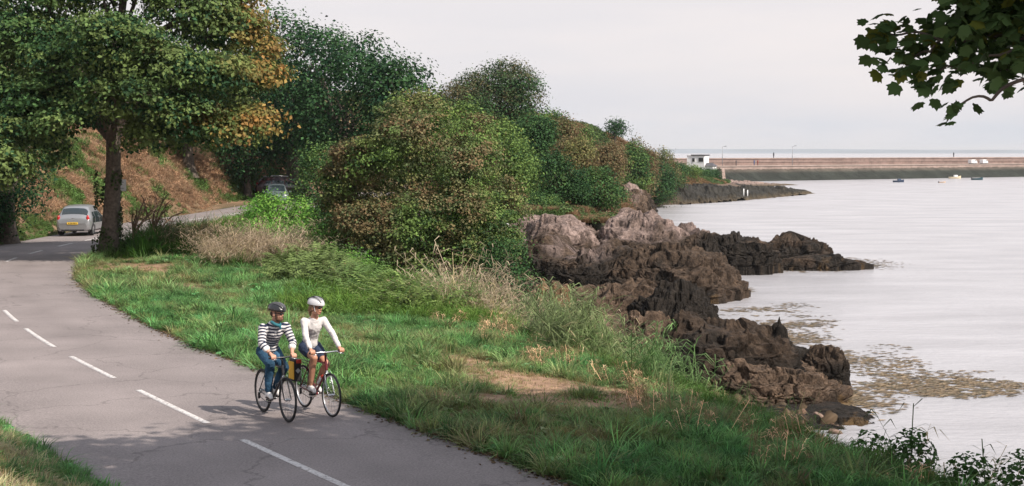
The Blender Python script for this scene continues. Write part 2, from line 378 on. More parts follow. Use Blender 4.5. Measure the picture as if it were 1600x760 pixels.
# centre dashes, each a piece of the road
def paintmat():
    m = pmat('road_paint', (.60, .57, .56), .7); t = m.node_tree; b = t.nodes['Principled BSDF']
    g = nn(t, 'ShaderNodeNewGeometry'); n = nn(t, 'ShaderNodeTexNoise'); n.inputs['Scale'].default_value = 16; n.inputs['Detail'].default_value = 8; n.inputs['Roughness'].default_value = .75; t.links.new(g.outputs['Position'], n.inputs['Vector'])
    r_ = nn(t, 'ShaderNodeValToRGB'); r_.color_ramp.elements[0].position = .40; r_.color_ramp.elements[0].color = (.26, .235, .23, 1); r_.color_ramp.elements[1].position = .50; r_.color_ramp.elements[1].color = (.60, .57, .56, 1)
    t.links.new(n.outputs['Fac'], r_.inputs['Fac']); t.links.new(r_.outputs[0], b.inputs['Base Color']); return m
PAINT = paintmat()
def dash(y0, y1, w=.11):
    n = 8; yy = np.linspace(y0, y1, n); s = road_slope(yy); a = 1 / np.sqrt(1 + s * s)
    V = []
    for j, off in enumerate((-w / 2, w / 2)):
        V.append(np.stack([road_c(yy) + off * a, yy - s * a * off, road_z(yy) + .0385], -1))
    Vt = np.stack(V, 1)                      # n,2,3
    Vb = Vt.copy(); Vb[..., 2] -= .003
    V = np.concatenate([Vt.reshape(-1, 3), Vb.reshape(-1, 3)])
    f = []
    for i in range(n - 1):
        f.append((2*i, 2*i+1, 2*i+3, 2*i+2)); o = 2 * n
        f.append((2*i, 2*i+2, o+2*i+2, o+2*i)); f.append((2*i+1, o+2*i+1, o+2*i+3, 2*i+3))
    link('lane_dash', npmesh('lane_dash', V, f), PAINT, road)
def ypx(py): return atz(800, py)[1]
for a_, b_ in ((760, 691), (665, 613), (594, 560), (545, 516), (505, 487)):
    dash(ypx(a_) + (-.6 if a_ == 760 else 0), ypx(b_))
dash(10.5, 14.5)
y = ypx(487) + 2.4
while y < 50: dash(y, y + 2.6); y += 5.2
for a_, b_ in ((410.5, 404.5), (398.5, 393), (386.5, 381.5), (377.5, 372)): dash(ypx(a_), ypx(b_), .12)
y = 75
while y < 118: dash(y, y + 3.2, .13); y += 6.4

# ------------------------------------------------------------------ water
def watermat():
    m = bpy.data.materials.new('sea'); m.use_nodes = True; t = m.node_tree; b = t.nodes['Principled BSDF']
    g = nn(t, 'ShaderNodeNewGeometry')
    b.inputs['Base Color'].default_value = (.42, .41, .43, 1); b.inputs['Roughness'].default_value = .22; b.inputs['IOR'].default_value = 1.33
    b.inputs['Specular IOR Level'].default_value = .6
    mp = nn(t, 'ShaderNodeMapping'); mp.inputs['Scale'].default_value = (.45, 1.1, 1); mp.inputs['Rotation'].default_value = (0, 0, R(-14)); t.links.new(g.outputs['Position'], mp.inputs['Vector'])
    n = nn(t, 'ShaderNodeTexNoise'); n.inputs['Scale'].default_value = 1.6; n.inputs['Detail'].default_value = 6; n.inputs['Roughness'].default_value = .68; t.links.new(mp.outputs[0], n.inputs['Vector'])
    n2 = nn(t, 'ShaderNodeTexNoise'); n2.inputs['Scale'].default_value = .22; n2.inputs['Detail'].default_value = 4; t.links.new(mp.outputs[0], n2.inputs['Vector'])
    ad = nn(t, 'ShaderNodeMath', operation='MULTIPLY_ADD'); ad.inputs[1].default_value = 1.4; t.links.new(n2.outputs['Fac'], ad.inputs[0]); t.links.new(n.outputs['Fac'], ad.inputs[2])
    bp = nn(t, 'ShaderNodeBump'); bp.inputs['Strength'].default_value = .7; bp.inputs['Distance'].default_value = .25
    t.links.new(ad.outputs[0], bp.inputs['Height']); t.links.new(bp.outputs[0], b.inputs['Normal'])
    mr = nn(t, 'ShaderNodeMapRange'); mr.inputs['From Min'].default_value = .35; mr.inputs['From Max'].default_value = .7; mr.inputs['To Min'].default_value = .84; mr.inputs['To Max'].default_value = 1.08
    t.links.new(n2.outputs['Fac'], mr.inputs['Value'])
    sc_ = nn(t, 'ShaderNodeVectorMath', operation='SCALE'); sc_.inputs[0].default_value = (.42, .41, .43); t.links.new(mr.outputs[0], sc_.inputs['Scale']); t.links.new(sc_.outputs[0], b.inputs['Base Color'])
    return m
wv = np.array([(-300, -60, WZ), (14000, -60, WZ), (14000, 20000, WZ), (-9000, 20000, WZ)])
water = tag(link('sea_water', npmesh('sea_water', wv, [(0, 1, 2, 3)]), watermat()), kind='structure')

# ------------------------------------------------------------------ far hills over the horizon
def ridge(name, Y, x0, x1, zmax, seed, col, depth=900):
    n = 160; x = np.linspace(x0, x1, n); k = np.sin(np.linspace(0, math.pi, n)) ** .35
    z = (zmax * (.65 + .45 * fbm(xyz(x / 2600, 0), 4, seed))) * k
    rows = [np.stack([x, np.full(n, Y), np.full(n, WZ - 1)], -1), np.stack([x, np.full(n, Y + depth * .4), WZ + z * .7], -1),
            np.stack([x, np.full(n, Y + depth * .7), WZ + z], -1), np.stack([x, np.full(n, Y + depth * 2.), np.full(n, WZ - 1)], -1)]
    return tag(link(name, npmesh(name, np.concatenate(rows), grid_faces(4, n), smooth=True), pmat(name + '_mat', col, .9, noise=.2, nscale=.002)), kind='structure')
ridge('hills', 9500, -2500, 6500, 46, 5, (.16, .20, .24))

# ------------------------------------------------------------------ breakwater pier
ROCKM = colmat('rock_mat', rough=.8, nscale=5.0, namt=.65, bump=1.0, bscale=6.0, bdist=.25)
def stonewall_mat(name, c1, c2, sx_, sz_):
    m = bpy.data.materials.new(name); m.use_nodes = True; t = m.node_tree; b = t.nodes['Principled BSDF']
    tc = nn(t, 'ShaderNodeTexCoord'); b.inputs['Roughness'].default_value = .9
    mp = nn(t, 'ShaderNodeMapping'); mp.inputs['Rotation'].default_value = (R(90), 0, 0); t.links.new(tc.outputs['Object'], mp.inputs['Vector'])
    br = nn(t, 'ShaderNodeTexBrick'); br.inputs['Scale'].default_value = 1; br.inputs['Brick Width'].default_value = sx_; br.inputs['Row Height'].default_value = sz_
    br.inputs['Mortar Size'].default_value = .03; br.inputs['Color1'].default_value = (*c1, 1); br.inputs['Color2'].default_value = (*c2, 1); br.inputs['Mortar'].default_value = (*[c * .55 for c in c1], 1)
    t.links.new(mp.outputs[0], br.inputs['Vector'])
    n = nn(t, 'ShaderNodeTexNoise'); n.inputs['Scale'].default_value = .35; n.inputs['Detail'].default_value = 9; n.inputs['Roughness'].default_value = .7; t.links.new(tc.outputs['Object'], n.inputs['Vector'])
    mr = nn(t, 'ShaderNodeMapRange'); mr.inputs['From Min'].default_value = .3; mr.inputs['From Max'].default_value = .7; mr.inputs['To Min'].default_value = .6; mr.inputs['To Max'].default_value = 1.3; t.links.new(n.outputs['Fac'], mr.inputs['Value'])
    s = nn(t, 'ShaderNodeVectorMath', operation='SCALE'); t.links.new(br.outputs['Color'], s.inputs[0]); t.links.new(mr.outputs[0], s.inputs['Scale']); t.links.new(s.outputs[0], b.inputs['Base Color'])
    return m
pA = np.array(atz(1118, 284.5, WZ))[:2]; pB = np.array(atz(1600, 276.5, WZ))[:2]
pdir = (pB - pA) / np.linalg.norm(pB - pA); pn = np.array([-pdir[1], pdir[0]])      # pn points seaward
PL = np.linalg.norm(pB - pA) * 1.7
pier = empty('breakwater', (pA[0], pA[1], WZ), math.atan2(pdir[1], pdir[0]), 'long granite breakwater with pinkish stepped wall and dark weedy rock apron across the bay', 'breakwater')
def lbox(name, x0, x1, y0, y1, z0, z1, mat, parent, jit=0, bev=0):
    bm = bmesh.new(); bmesh.ops.create_cube(bm, size=1)
    for v in bm.verts: v.co = Vector(((x0 + x1) / 2 + v.co.x * (x1 - x0), (y0 + y1) / 2 + v.co.y * (y1 - y0), (z0 + z1) / 2 + v.co.z * (z1 - z0)))
    if bev: bmesh.ops.bevel(bm, geom=bm.edges[:], offset=bev, segments=2, affect='EDGES', profile=.6)
    me = bpy.data.meshes.new(name); bm.to_mesh(me); bm.free()
    return link(name, me, mat, parent)
pk1 = stonewall_mat('pier_stone', (.36, .27, .235), (.31, .235, .205), 2.2, .7); pk2 = stonewall_mat('pier_stone_dark', (.27, .19, .165), (.24, .17, .15), 2.2, .7)
deck = pmat('pier_deck', (.34, .27, .235), .9, noise=.2, nscale=.4)
# apron of rocks (sloping, lumpy)
nu, nv2 = 700, 26; uu = np.linspace(0, PL, nu); vv = np.linspace(0, 1, nv2); U, Vv = np.meshgrid(uu, vv, indexing='ij')
prof_y = -1.0 + Vv * 6.5; prof_z = -.6 + Vv ** .8 * 4.1
bl = ridged(np.stack([U / 1.6, Vv * 4, U * 0], -1), 3, 44)
Vp = np.stack([U, prof_y + .3 * bl, prof_z + .35 * bl], -1).reshape(-1, 3)
t_ = sstep(2.2, 3.2, prof_z + .5 * bl)[..., None]; cc = np.array([.028, .032, .026]) * (1 - t_) + np.array([.10, .085, .07]) * t_
cc = cc * (1 + .5 * fbm(np.stack([U / 3, Vv * 3, U * 0], -1), 3, 2)[..., None])
link('rock_apron', npmesh('rock_apron', Vp, grid_faces(nu, nv2)[:, ::-1], col=np.clip(cc, .01, 1).reshape(-1, 3)), ROCKM, pier)
lbox('lower_wall', 0, PL, 5.2, 9, -1, 4.25, pk1, pier); lbox('promenade', -6, PL, 5.0, 14, 4.25, 4.5, deck, pier)
lbox('middle_wall', -6, PL, 9.6, 10.4, 4.5, 5.45, pk2, pier); lbox('ledge', -6, PL, 9.4, 11.5, 5.45, 5.62, pk1, pier)
lbox('upper_wall', -6, PL, 10.8, 12.4, 5.62, 6.45, pk2, pier); lbox('parapet', -6, PL, 10.6, 12.8, 6.45, 6.75, pk1, pier)
def tube(name, pts, rad, mat, parent=None, sides=8, cap=True, smooth=True, loop=False):
    return link(name, tube_mesh(name, pts, rad, sides, cap, loop), mat, parent, smooth)
def tube_arr(pts, rad, sides=8, loop=False, squash=None):
    P = np.array(pts, float); n = len(P); rad = np.broadcast_to(np.asarray(rad, float), (n,))
    if loop: T = np.roll(P, -1, 0) - np.roll(P, 1, 0)
    else: T = np.gradient(P, axis=0)
    T /= np.linalg.norm(T, axis=1)[:, None] + 1e-9
    up = np.array([0, 0, 1.]) if abs(T[0][2]) < .9 else np.array([1., 0, 0])
    N = []; a = np.cross(T[0], up); a /= np.linalg.norm(a)
    for i in range(n):
        a = a - T[i] * np.dot(a, T[i]); a /= np.linalg.norm(a) + 1e-9; N.append(a.copy())
    N = np.array(N); B = np.cross(T, N)
    th = np.linspace(0, 2 * math.pi, sides, endpoint=False)
    V = P[:, None] + rad[:, None, None] * (np.cos(th)[None, :, None] * N[:, None] + np.sin(th)[None, :, None] * B[:, None])
    return V
def tube_mesh(name, pts, rad, sides=8, cap=True, loop=False):
    V = tube_arr(pts, rad, sides, loop); n = len(V)
    Q = grid_faces(n, sides, True)
    if loop:
        j = np.arange(sides); Q = np.concatenate([Q, np.stack([(n - 1) * sides + j, j, (j + 1) % sides, (n - 1) * sides + (j + 1) % sides], -1)])
    V = V.reshape(-1, 3); T = None
    if cap and not loop:
        V = np.concatenate([V, [pts[0]], [pts[-1]]]); j = np.arange(sides); j2 = (j + 1) % sides
        T = np.concatenate([np.stack([j * 0 + len(V) - 2, j, j2], -1), np.stack([j * 0 + len(V) - 1, (n - 1) * sides + j2, (n - 1) * sides + j], -1)])
    return npmesh(name, V, Q, T)
GREY = pmat('grey_metal', (.30, .31, .33), .5, .3)
WHITE = pmat('white_paint', (.80, .80, .80), .5, noise=.04)
DARK = pmat('dark_paint', (.05, .05, .055), .6)
def pier_local(px):     # distance along the pier where the pixel column crosses its promenade
    best = min(np.linspace(-6, PL, 1500), key=lambda s: abs(800 + F * (pA[0] + pdir[0] * s + pn[0] * 7) / (pA[1] + pdir[1] * s + pn[1] * 7) - px)); return best
def pier_pt(px, off, z):
    s = pier_local(px); return (pA[0] + pdir[0] * s + pn[0] * off, pA[1] + pdir[1] * s + pn[1] * off, WZ + z)
for px_, lab, hh in ((1125, 'tall lamp post at the landward end of the breakwater, behind the white house', 5.6), (1234, 'tall lamp post standing by itself further out on the breakwater', 5.8)):
    e_ = empty('lamp_post', pier_pt(px_, 6.2, 4.5), 0, lab, 'lamp post', 'lamp posts on the breakwater')
    tube('pole', [(0, 0, 0), (0, 0, hh)], [.11, .07], GREY, e_); tube('arm', [(0, 0, hh - .1), (.8, 0, hh + .1)], .05, GREY, e_); lbox('lantern', .5, 1.2, -.15, .15, hh, hh + .22, GREY, e_)
for px_, lab, w_ in ((1519, 'white van parked on the breakwater, left of its white neighbour', 3.2), (1536, 'white van parked on the breakwater beside a dark bush-like heap', 2.8)):
    e_ = empty('van', pier_pt(px_, 7, 4.5), math.atan2(pdir[1], pdir[0]), lab, 'van', 'white vans on the breakwater')
    e_.scale = (1, .8, .75); bm = bmesh.new(); pr = [(-w_/2, .3), (-w_/2, 1.9), (w_*.22, 1.95), (w_*.36, 1.2), (w_/2, 1.0), (w_/2, .3)]
    a1 = [bm.verts.new((x_, -.9, z_)) for x_, z_ in pr]; a2 = [bm.verts.new((x_, .9, z_)) for x_, z_ in pr]
    bm.faces.new(a1); bm.faces.new(a2[::-1])
    for i in range(6): bm.faces.new((a1[i], a2[i], a2[(i+1) % 6], a1[(i+1) % 6]))
    bmesh.ops.recalc_face_normals(bm, faces=bm.faces[:]); me = bpy.data.meshes.new('body'); bm.to_mesh(me); bm.free(); link('body', me, WHITE, e_)
    lbox('window', w_*.02, w_*.2, -.92, .92, 1.25, 1.7, DARK, e_)
    for sx2 in (-1, 1): lbox('wheel', sx2*w_*.3-.3, sx2*w_*.3+.3, -.93, .93, 0, .6, DARK, e_, bev=.2)
# strollers on the breakwater
def stroller(px_, off, z_, lab, c):
    e_ = empty('person', pier_pt(px_, off, z_), 0, lab, 'person', 'people walking on the breakwater'); m_ = pmat('coat', c, .9)
    link('body', tube_mesh('body', [(0, 0, 0), (.0, 0, .45), (0, 0, .85), (0, 0, 1.1), (0, 0, 1.4), (0, 0, 1.5), (0, 0, 1.6), (0, 0, 1.72)], [.1, .14, .2, .2, .24, .08, .11, .05], 8), m_, e_, True)
stroller(1150, 7, 4.5, 'tiny walker in dark clothes on the breakwater, nearest the white house', (.1, .08, .08))
stroller(1178, 7, 4.5, 'tiny walker in dark clothes left of the pair halfway to the second lamp', (.08, .1, .2))
stroller(1185, 7.4, 4.5, 'tiny walker in a reddish coat just left of the second lamp post', (.25, .07, .06))
stroller(1225, 11.5, 6.75, 'tiny dark figure standing up on the parapet of the breakwater left of the second lamp', (.04, .04, .05))
stroller(1506, 11.5, 6.75, 'tiny dark figure on the parapet above the white vans', (.04, .04, .05))
# ------------------------------------------------------------------ rocks of the shore
ROCK_P = np.array([.29, .215, .19]); ROCK_B = np.array([.088, .060, .042]); WEED = np.array([.026, .021, .017]); ORANGE = np.array([.20, .12, .05])
def rock(label, pl, pr, pt, pb, Y, ry, seed, pink=0.0, amp=.22, weed=.5, zb=None, n=(200, 72), flat=3.0, fq=1.0, tilt=0.0, brown=ROCK_B, cat='rock', skew=0.0):
    X0, _, _ = aty(pl, pb, Y); X1, _, _ = aty(pr, pb, Y); zt = aty(800, pt, Y)[2]
    zb = aty(800, pb, Y)[2] if zb is None else zb
    cx, rx, H = (X0 + X1) / 2, (X1 - X0) / 2 * 1.08, zt - zb
    nu, nv = n; th = np.linspace(0, 2 * math.pi, nu, endpoint=False); ph = np.linspace(0, 1, nv)
    PH, TH = np.meshgrid(ph, th, indexing='ij')
    prof = (1 - PH ** flat) ** .5                 # radius as function of height
    z = PH * 1.0; r = np.clip(prof, 0, 1) ** .8
    x = np.cos(TH) * r; y = np.sin(TH) * r
    p = np.stack([x, y, z * .8], -1)
    S = np.array([rx, ry, H])
    Pw = p * S + seed * 3.7
    d, ck = crag(Pw, seed, (.75 if Y < 80 else 1.05) / fq)
    d = .55 * d + .55 * ridged(Pw * np.array([.7, .9, 2.0]) / .8 + vnoise(Pw / 2, 3)[..., None] * .5, 5, seed + 21, .65)
    if Y > 80: amp *= 1.45
    sm = min(rx, ry, H * 1.6)
    nrm = np.stack([x, y, .35 + z], -1); nrm /= np.linalg.norm(nrm, axis=-1, keepdims=True)
    outl = 1 + .22 * fbm(np.stack([np.cos(TH), np.sin(TH), TH * 0], -1) * 1.6 + seed, 3, seed)
    V = p / np.array([1, 1, .8]) * S; V[..., :2] *= outl[..., None]
    V[..., 2] *= 1 + .5 * fbm(np.stack([V[..., 0], V[..., 1], 0 * z], -1) / (rx * .55) + seed, 3, seed + 2)
    V = V + nrm * (d[..., None] * amp * min(1.5, sm) * .8)
    st_ = .42 if Y < 80 else .7; tz = V[..., 2] / st_ + .8 * fbm(V / 2.2 + seed, 2, seed + 4); V[..., 2] += st_ * .5 * (np.floor(tz) + sstep(.55, 1, tz - np.floor(tz)) - tz + .5) * (PH < .995)
    V[..., 2] += tilt * V[..., 0]
    V[..., 0] += skew * V[..., 2]
    V[0, :, 2] = -1.0
    # colours: dark weed low, brown mid, pink bare rock high
    zw = V[..., 2] + zb; nz = fbm(Pw / 1.3, 4, seed + 9); n2 = fbm(Pw / .45, 3, seed + 19)
    c = brown * (1 + .6 * n2[..., None]) + np.zeros(V.shape)
    wk = sstep(-.25, .35, nz + (weed - .5) * 1.6 - .25 * (zw + 3.0)) [..., None]
    c = c * (1 - wk) + WEED * (1 + .7 * n2[..., None]) * wk
    pk = sstep(-.18, .18, PH + .4 * nz - .76 + .30 * (pink - .9))[..., None] * (pink > 0)
    c = c * (1 - pk) + ROCK_P * (1 + .45 * n2[..., None] + .25 * nz[..., None]) * pk
    crev = np.maximum(ck, sstep(-.3, -.9, d))[..., None]; c = c * (1 - .45 * crev) + .45 * crev * WEED * 1.2      # darker tone in cracks and low relief
    ok = sstep(.25, .5, n2 + nz * .5)[..., None] * (1 - pk) * sstep(-3.2, -4.3, zw)[..., None]; c = c * (1 - .5 * ok) + ORANGE * .5 * ok
    V = np.concatenate([V.reshape(-1, 3), [V[-1].mean(0)]]); cc = np.concatenate([c.reshape(-1, 3), [c[-1].mean(0)]])
    Q = np.stack([grid_faces(nv, nu, True)[:, k] for k in (0, 3, 2, 1)], -1)
    j = np.arange(nu); o = (nv - 1) * nu; T = np.stack([j * 0 + nu * nv, o + j, o + (j + 1) % nu], -1)
    ob = link('rock', npmesh('rock', V, Q, T, col=np.clip(cc, .01, 1)), ROCKM); ob.location = (cx, Y, zb)
    ob.data.shade_smooth(); ob.data.set_sharp_from_angle(angle=R(38))
    return tag(ob, label, cat, 'rocks along the shore')
DB = ROCK_B * .7
rock('big brown weedy rock at the water beyond the reeds, with a dark knob on top', 1010, 1250, 506, 600, 54, 3.4, 1, amp=0.32, flat=2.2, brown=ROCK_B * .8, weed=.55)
rock('small upright dark knob on top of the big brown weedy rock', 1206, 1230, 509, 545, 52.4, .35, 2, amp=0.29, weed=.9, n=(60, 30))
rock('low pinkish brown rock toe running from the big weedy rock into the water', 1100, 1306, 574, 620, 51, 2.8, 3, amp=0.36, weed=.25, fq=1.5, brown=ROCK_B * 1.7, flat=1.6)
rock('flat dark weedy rock slab lying in the shallows nearest the grass', 1150, 1365, 644, 664, 47, 2.4, 4, amp=0.29, flat=2, fq=1.6, weed=.6, brown=ROCK_B * 1.1)
rock('small brown boulder at the right tip of the low rock toe', 1252, 1326, 554, 600, 52.5, 1.1, 31, amp=0.36, weed=.45, brown=ROCK_B, fq=1.3, flat=2)
rock('dark craggy rock left of the big brown weedy rock, facing the inlet', 985, 1122, 458, 548, 61, 3.4, 5, amp=0.36, weed=1.0, flat=2.6)
rock('brown flattened rock between the orange boulder and the dark craggy rock', 860, 1045, 455, 530, 63, 3.2, 6, amp=0.29, weed=.25, brown=ROCK_B * 1.5, fq=1.2, flat=2.0)
rock('pale brown broken rock in front of the dark craggy rock, behind the reeds', 890, 1090, 500, 580, 55, 2.8, 36, amp=0.36, weed=.25, brown=ROCK_B * 1.7, fq=1.3, flat=2)
rock('orange lichen covered boulder beside the dark green bush above the reeds', 834, 896, 455, 515, 59, 1.4, 7, amp=0.25, weed=.0, brown=np.array([.24, .14, .075]))
rock('broad sloping brown weedy rock apron in front of the pale crag', 930, 1166, 392, 455, 88, 6.5, 8, amp=0.30, weed=.4, brown=ROCK_B * .95, flat=1.15)
rock('dark banded lower rock face left of the sloping weedy apron', 815, 1010, 384, 462, 90, 5, 9, amp=0.32, weed=.7, brown=ROCK_B, pink=.05, flat=3)
rock('pale pink terraced rock ledge under the dry grass, left of the dark cleft', 780, 935, 352, 412, 97, 5.0, 10, amp=0.22, weed=.5, pink=1.3, flat=4.0, zb=-3.4)
rock('large pale domed crag with streaked dark foot, highest of the shore rocks', 912, 1096, 352, 418, 98, 5.0, 11, amp=0.24, weed=.75, pink=.95, flat=1.9, zb=-4.0)
rock('grey shoulder of rock between the domed crag and the outer reef', 1030, 1122, 366, 415, 98, 3.2, 12, amp=0.32, weed=.8, pink=.2, flat=2)
rock('dark jagged rock of the outer reef nearest the domed crag', 1094, 1212, 369, 414, 105, 3.4, 13, amp=0.36, weed=.8, flat=1.7)
rock('low rounded brown rock at the outer end of the reef', 1180, 1298, 380, 415, 110, 3.2, 14, amp=0.29, weed=.6, brown=ROCK_B * .85, flat=1.6)
rock('flat tail of weedy rock trailing from the reef into the sea', 1200, 1352, 402, 418, 107, 1.8, 15, amp=0.29, weed=.6, flat=1.5)
rock('narrow pale cliff at the foot of the hill beyond the crag', 920, 1008, 290, 352, 186, 9, 16, amp=0.36, weed=.3, pink=.8, brown=ROCK_B * 1.3, fq=.7, flat=1.6)
rock('dark shaded rock at the water below the narrow pale cliff', 965, 1022, 306, 342, 188, 6, 18, amp=0.36, weed=.7, brown=ROCK_B, fq=.7, flat=2)
rock('small pink boulder half buried in reeds below the big autumn bush', 705, 765, 468, 500, 49.5, .8, 17, amp=0.22, weed=0, pink=.9, zb=-1.2, n=(80, 40))
# headland: pink shelf and black weedy reef
def ribbon(name, label, pts, seed, weedy, h, n=(260, 30), kind=None, cat='headland', pinkz=99):
    """pts: (px, py_front, Y, depth) on the water line"""
    pts = np.array(pts, float); u = np.linspace(0, 1, n[0]); s = np.linspace(0, 1, len(pts))
    px, py, Y, D = [np.interp(u, s, pts[:, k]) for k in range(4)]
    X = (px - 800) / F * Y; v = np.linspace(0, 1, n[1])
    Vv = v[None, :]; zb = WZ - .15
    hh = np.interp(u, s, h)[:, None]
    z = zb + hh * np.sin(np.clip(Vv * 1.15, 0, 1) * math.pi / 2) ** .8 * np.clip(2.2 - 2.2 * Vv, 0, 1) ** .5
    Xv = X[:, None] - 0 * Vv; Yv = Y[:, None] + D[:, None] * Vv
    P = np.stack([Xv, Yv, z * 2], -1); r = ridged(P / 4.5, 5, seed); r2 = fbm(P / 1.4, 3, seed + 3)
    dd, ck = crag(np.stack([Xv, Yv, z], -1), seed, 3.2); z = z + (.35 * r + .2 * r2 + .75 * dd) * np.minimum(1, hh * .6)
    c = np.where(weedy[0], 1., 1.) * (np.array([.035, .032, .026]) * (1 + .6 * r2[..., None]))
    pk = sstep(-.3, .3, (z - pinkz) * 1.2 + .6 * r2)[..., None]; c = c * (1 - pk) + np.array([.30, .22, .19]) * (1 + .4 * r2[..., None]) * pk
    br = sstep(-3.6, -4.3, z)[..., None]; c = c * (1 - br) + np.array([.10, .075, .045]) * (1 + .4 * r2[..., None]) * br
    V = np.stack([Xv, Yv, z], -1).reshape(-1, 3)
    ob = link(name, npmesh(name, V, grid_faces(*n), col=np.clip(c, .01, 1).reshape(-1, 3), smooth=True), ROCKM)
    return tag(ob, label, cat, kind=kind)
ribbon('rock_reef', 'long low black weedy reef tapering to a point in the sea before the breakwater',
       [(975, 325, 224, 40), (1020, 321, 232, 42), (1080, 319, 240, 40), (1140, 315, 252, 36), (1200, 309.5, 270, 30), (1250, 305, 290, 16), (1280, 302.5, 304, 3)],
       61, (1,), [2.6, 2.9, 2.9, 2.8, 2.2, 1.3, .1], cat='reef', pinkz=50)
ribbon('rock_shelf', 'band of pale pink rock between the seaside shrubs and the black reef',
       [(975, 318, 236, 40), (1020, 308, 246, 40), (1065, 303, 262, 40), (1100, 300, 285, 38), (1140, 296, 312, 30), (1190, 291, 330, 14)],
       63, (0,), [3.4, 3.7, 3.5, 3.0, 2.2, .7], cat='rock shelf', pinkz=-2.9)
# sand spit under the wall end
sp = ribbon('shingle_beach', None, [(1090, 290, 338, 30), (1140, 288, 350, 30), (1200, 286.5, 366, 18), (1250, 285, 380, 4)], 65, (0,), [2.2, 1.8, .9, .2], kind='structure', pinkz=-4.6)
# ------------------------------------------------------------------ white house, wall end
hx, hy, _ = aty(1093, 260, 338)
house = empty('house', (hx, hy, -1.2), R(-24), 'small white two storey seaside house with a flat dark roof above the shrubs', 'house'); house.scale = (.84, .84, .92)
WHT = pmat('house_render', (.84, .82, .82), .8, noise=.05, nscale=.6); ROOFM = pmat('dark_roof', (.07, .07, .08), .7); GLS = pmat('window_glass', (.02, .025, .03), .1, spec=.8)
def part_box(n_, a, m_, par, bev=0): return lbox(n_, a[0], a[1], a[2], a[3], a[4], a[5], m_, par, bev=bev)
part_box('wall', (-2.9, 2.0, -2.2, 2.2, 0, 4.9), WHT, house); part_box('roof', (-1.7, 2.2, -2.4, 2.4, 4.9, 5.15), ROOFM, house)
part_box('roof', (-3.0, -1.7, -2.3, 2.3, 4.9, 5.0), WHT, house)
for a in ((-1.4, -.7, 3.4, 4.3), (.4, 1.75, 3.4, 4.4), (-.2, 1.4, .9, 1.9)):
    fr = part_box('window', (a[0] - .06, a[1] + .06, -2.26, -2.15, a[2] - .06, a[3] + .06), WHT, house)
    part_box('pane', (a[0], a[1], -2.30, -2.261, a[2], a[3]), GLS, fr)
part_box('annexe', (2.0, 4.2, -1.6, 2.2, 0, 2.3), WHT, house); bm = bmesh.new()
for v in ((1.98, -1.9, 2.3), (4.5, -1.9, 2.3), (4.5, 2.3, 2.3), (1.98, 2.3, 2.3), (1.98, -.2, 3.1), (3.6, .2, 3.1)): bm.verts.new(v)
bm.verts.ensure_lookup_table()
for f in ((0, 1, 5, 4), (1, 2, 5), (2, 3, 4, 5), (0, 4, 3), (3, 2, 1, 0)): bm.faces.new([bm.verts[i] for i in f])
me = bpy.data.meshes.new('roof'); bm.to_mesh(me); bm.free(); link('roof', me, ROOFM, house)
part_box('window', (2.5, 3.4, -1.66, -1.55, .9, 1.7), GLS, house)
wx_, wy_, _ = aty(1122, 285, 322)
we = empty('sea_wall', (wx_, wy_, -3.2), R(-50), 'pale pink stone wall end standing on the beach beside the seaside shrubs', 'wall')
bm = bmesh.new(); pr = [(-3.6, 0), (2.0, 0), (1.4, 3.6), (.8, 3.9), (-.8, 2.9), (-3.6, 1.6)]
a1 = [bm.verts.new((x_, -.5, z_)) for x_, z_ in pr]; a2 = [bm.verts.new((x_, .5, z_)) for x_, z_ in pr]
bm.faces.new(a1); bm.faces.new(a2[::-1])
for i in range(6): bm.faces.new((a1[i], a2[i], a2[(i+1) % 6], a1[(i+1) % 6]))
bmesh.ops.recalc_face_normals(bm, faces=bm.faces[:]); me = bpy.data.meshes.new('stone_face'); bm.to_mesh(me); bm.free(); link('stone_face', me, pk1, we)
for px_, py_, l in ((1162, 303, 'short white marker post on the black reef, left of its pair'), (1168, 305, 'short white marker post on the black reef, right of its pair')):
    X_, Y_, Z_ = aty(px_, py_, 262); tag(tube('marker_post', [(X_, Y_, Z_ - .8), (X_, Y_, Z_ + .9)], .09, WHITE), l, 'post', 'marker posts on the reef')
# boats
def boat(px_, py_, L, yaw, lab, hull, deckc, cabin):
    X_, Y_, _ = atz(px_, py_, WZ); L *= .76; e_ = empty('boat', (X_, Y_, WZ), yaw, lab, 'boat', 'small boats moored in the bay')
    st = [(-.5, .36, .0), (-.3, .42, -.02), (0, .44, -.02), (.25, .34, .03), (.42, .16, .12), (.5, .01, .2)]
    V = []
    for x_, w_, k_ in st:
        w = w_ * L * .38; zt = (.16 + k_ * .5) * L
        V.append([(x_ * L, -w, zt), (x_ * L, -w * .75, 0), (x_ * L, 0, -.08 * L), (x_ * L, w * .75, 0), (x_ * L, w, zt)])
    V = np.array(V); link('hull', npmesh('hull', V.reshape(-1, 3), grid_faces(6, 5), T=[(0, 1, 2), (0, 2, 4), (2, 3, 4)]), pmat('hull_paint', hull, .4), e_, True)
    D = np.stack([V[:, 0] + [0, .05, -.12], V[:, 4] + [0, -.05, -.12]], 1); link('deck', npmesh('deck', D.reshape(-1, 3), grid_faces(6, 2)), pmat('deck_paint', deckc, .6), e_)
    if cabin:
        lbox('cabin', -.08 * L, .2 * L, -.13 * L, .13 * L, .08 * L, .30 * L, pmat('cabin_paint', cabin, .5), e_, bev=.08); 
        lbox('windscreen', .1 * L, .205 * L, -.11 * L, .11 * L, .2 * L, .27 * L, GLS, e_)
    else: lbox('outboard_motor', -.56 * L, -.49 * L, -.05 * L, .05 * L, 0, .26 * L, DARK, e_, bev=.05)
boat(1404, 285, 4.2, R(8), 'small blue motor boat, leftmost of the boats before the breakwater', (.015, .035, .08), (.12, .15, .20), (.05, .08, .14))
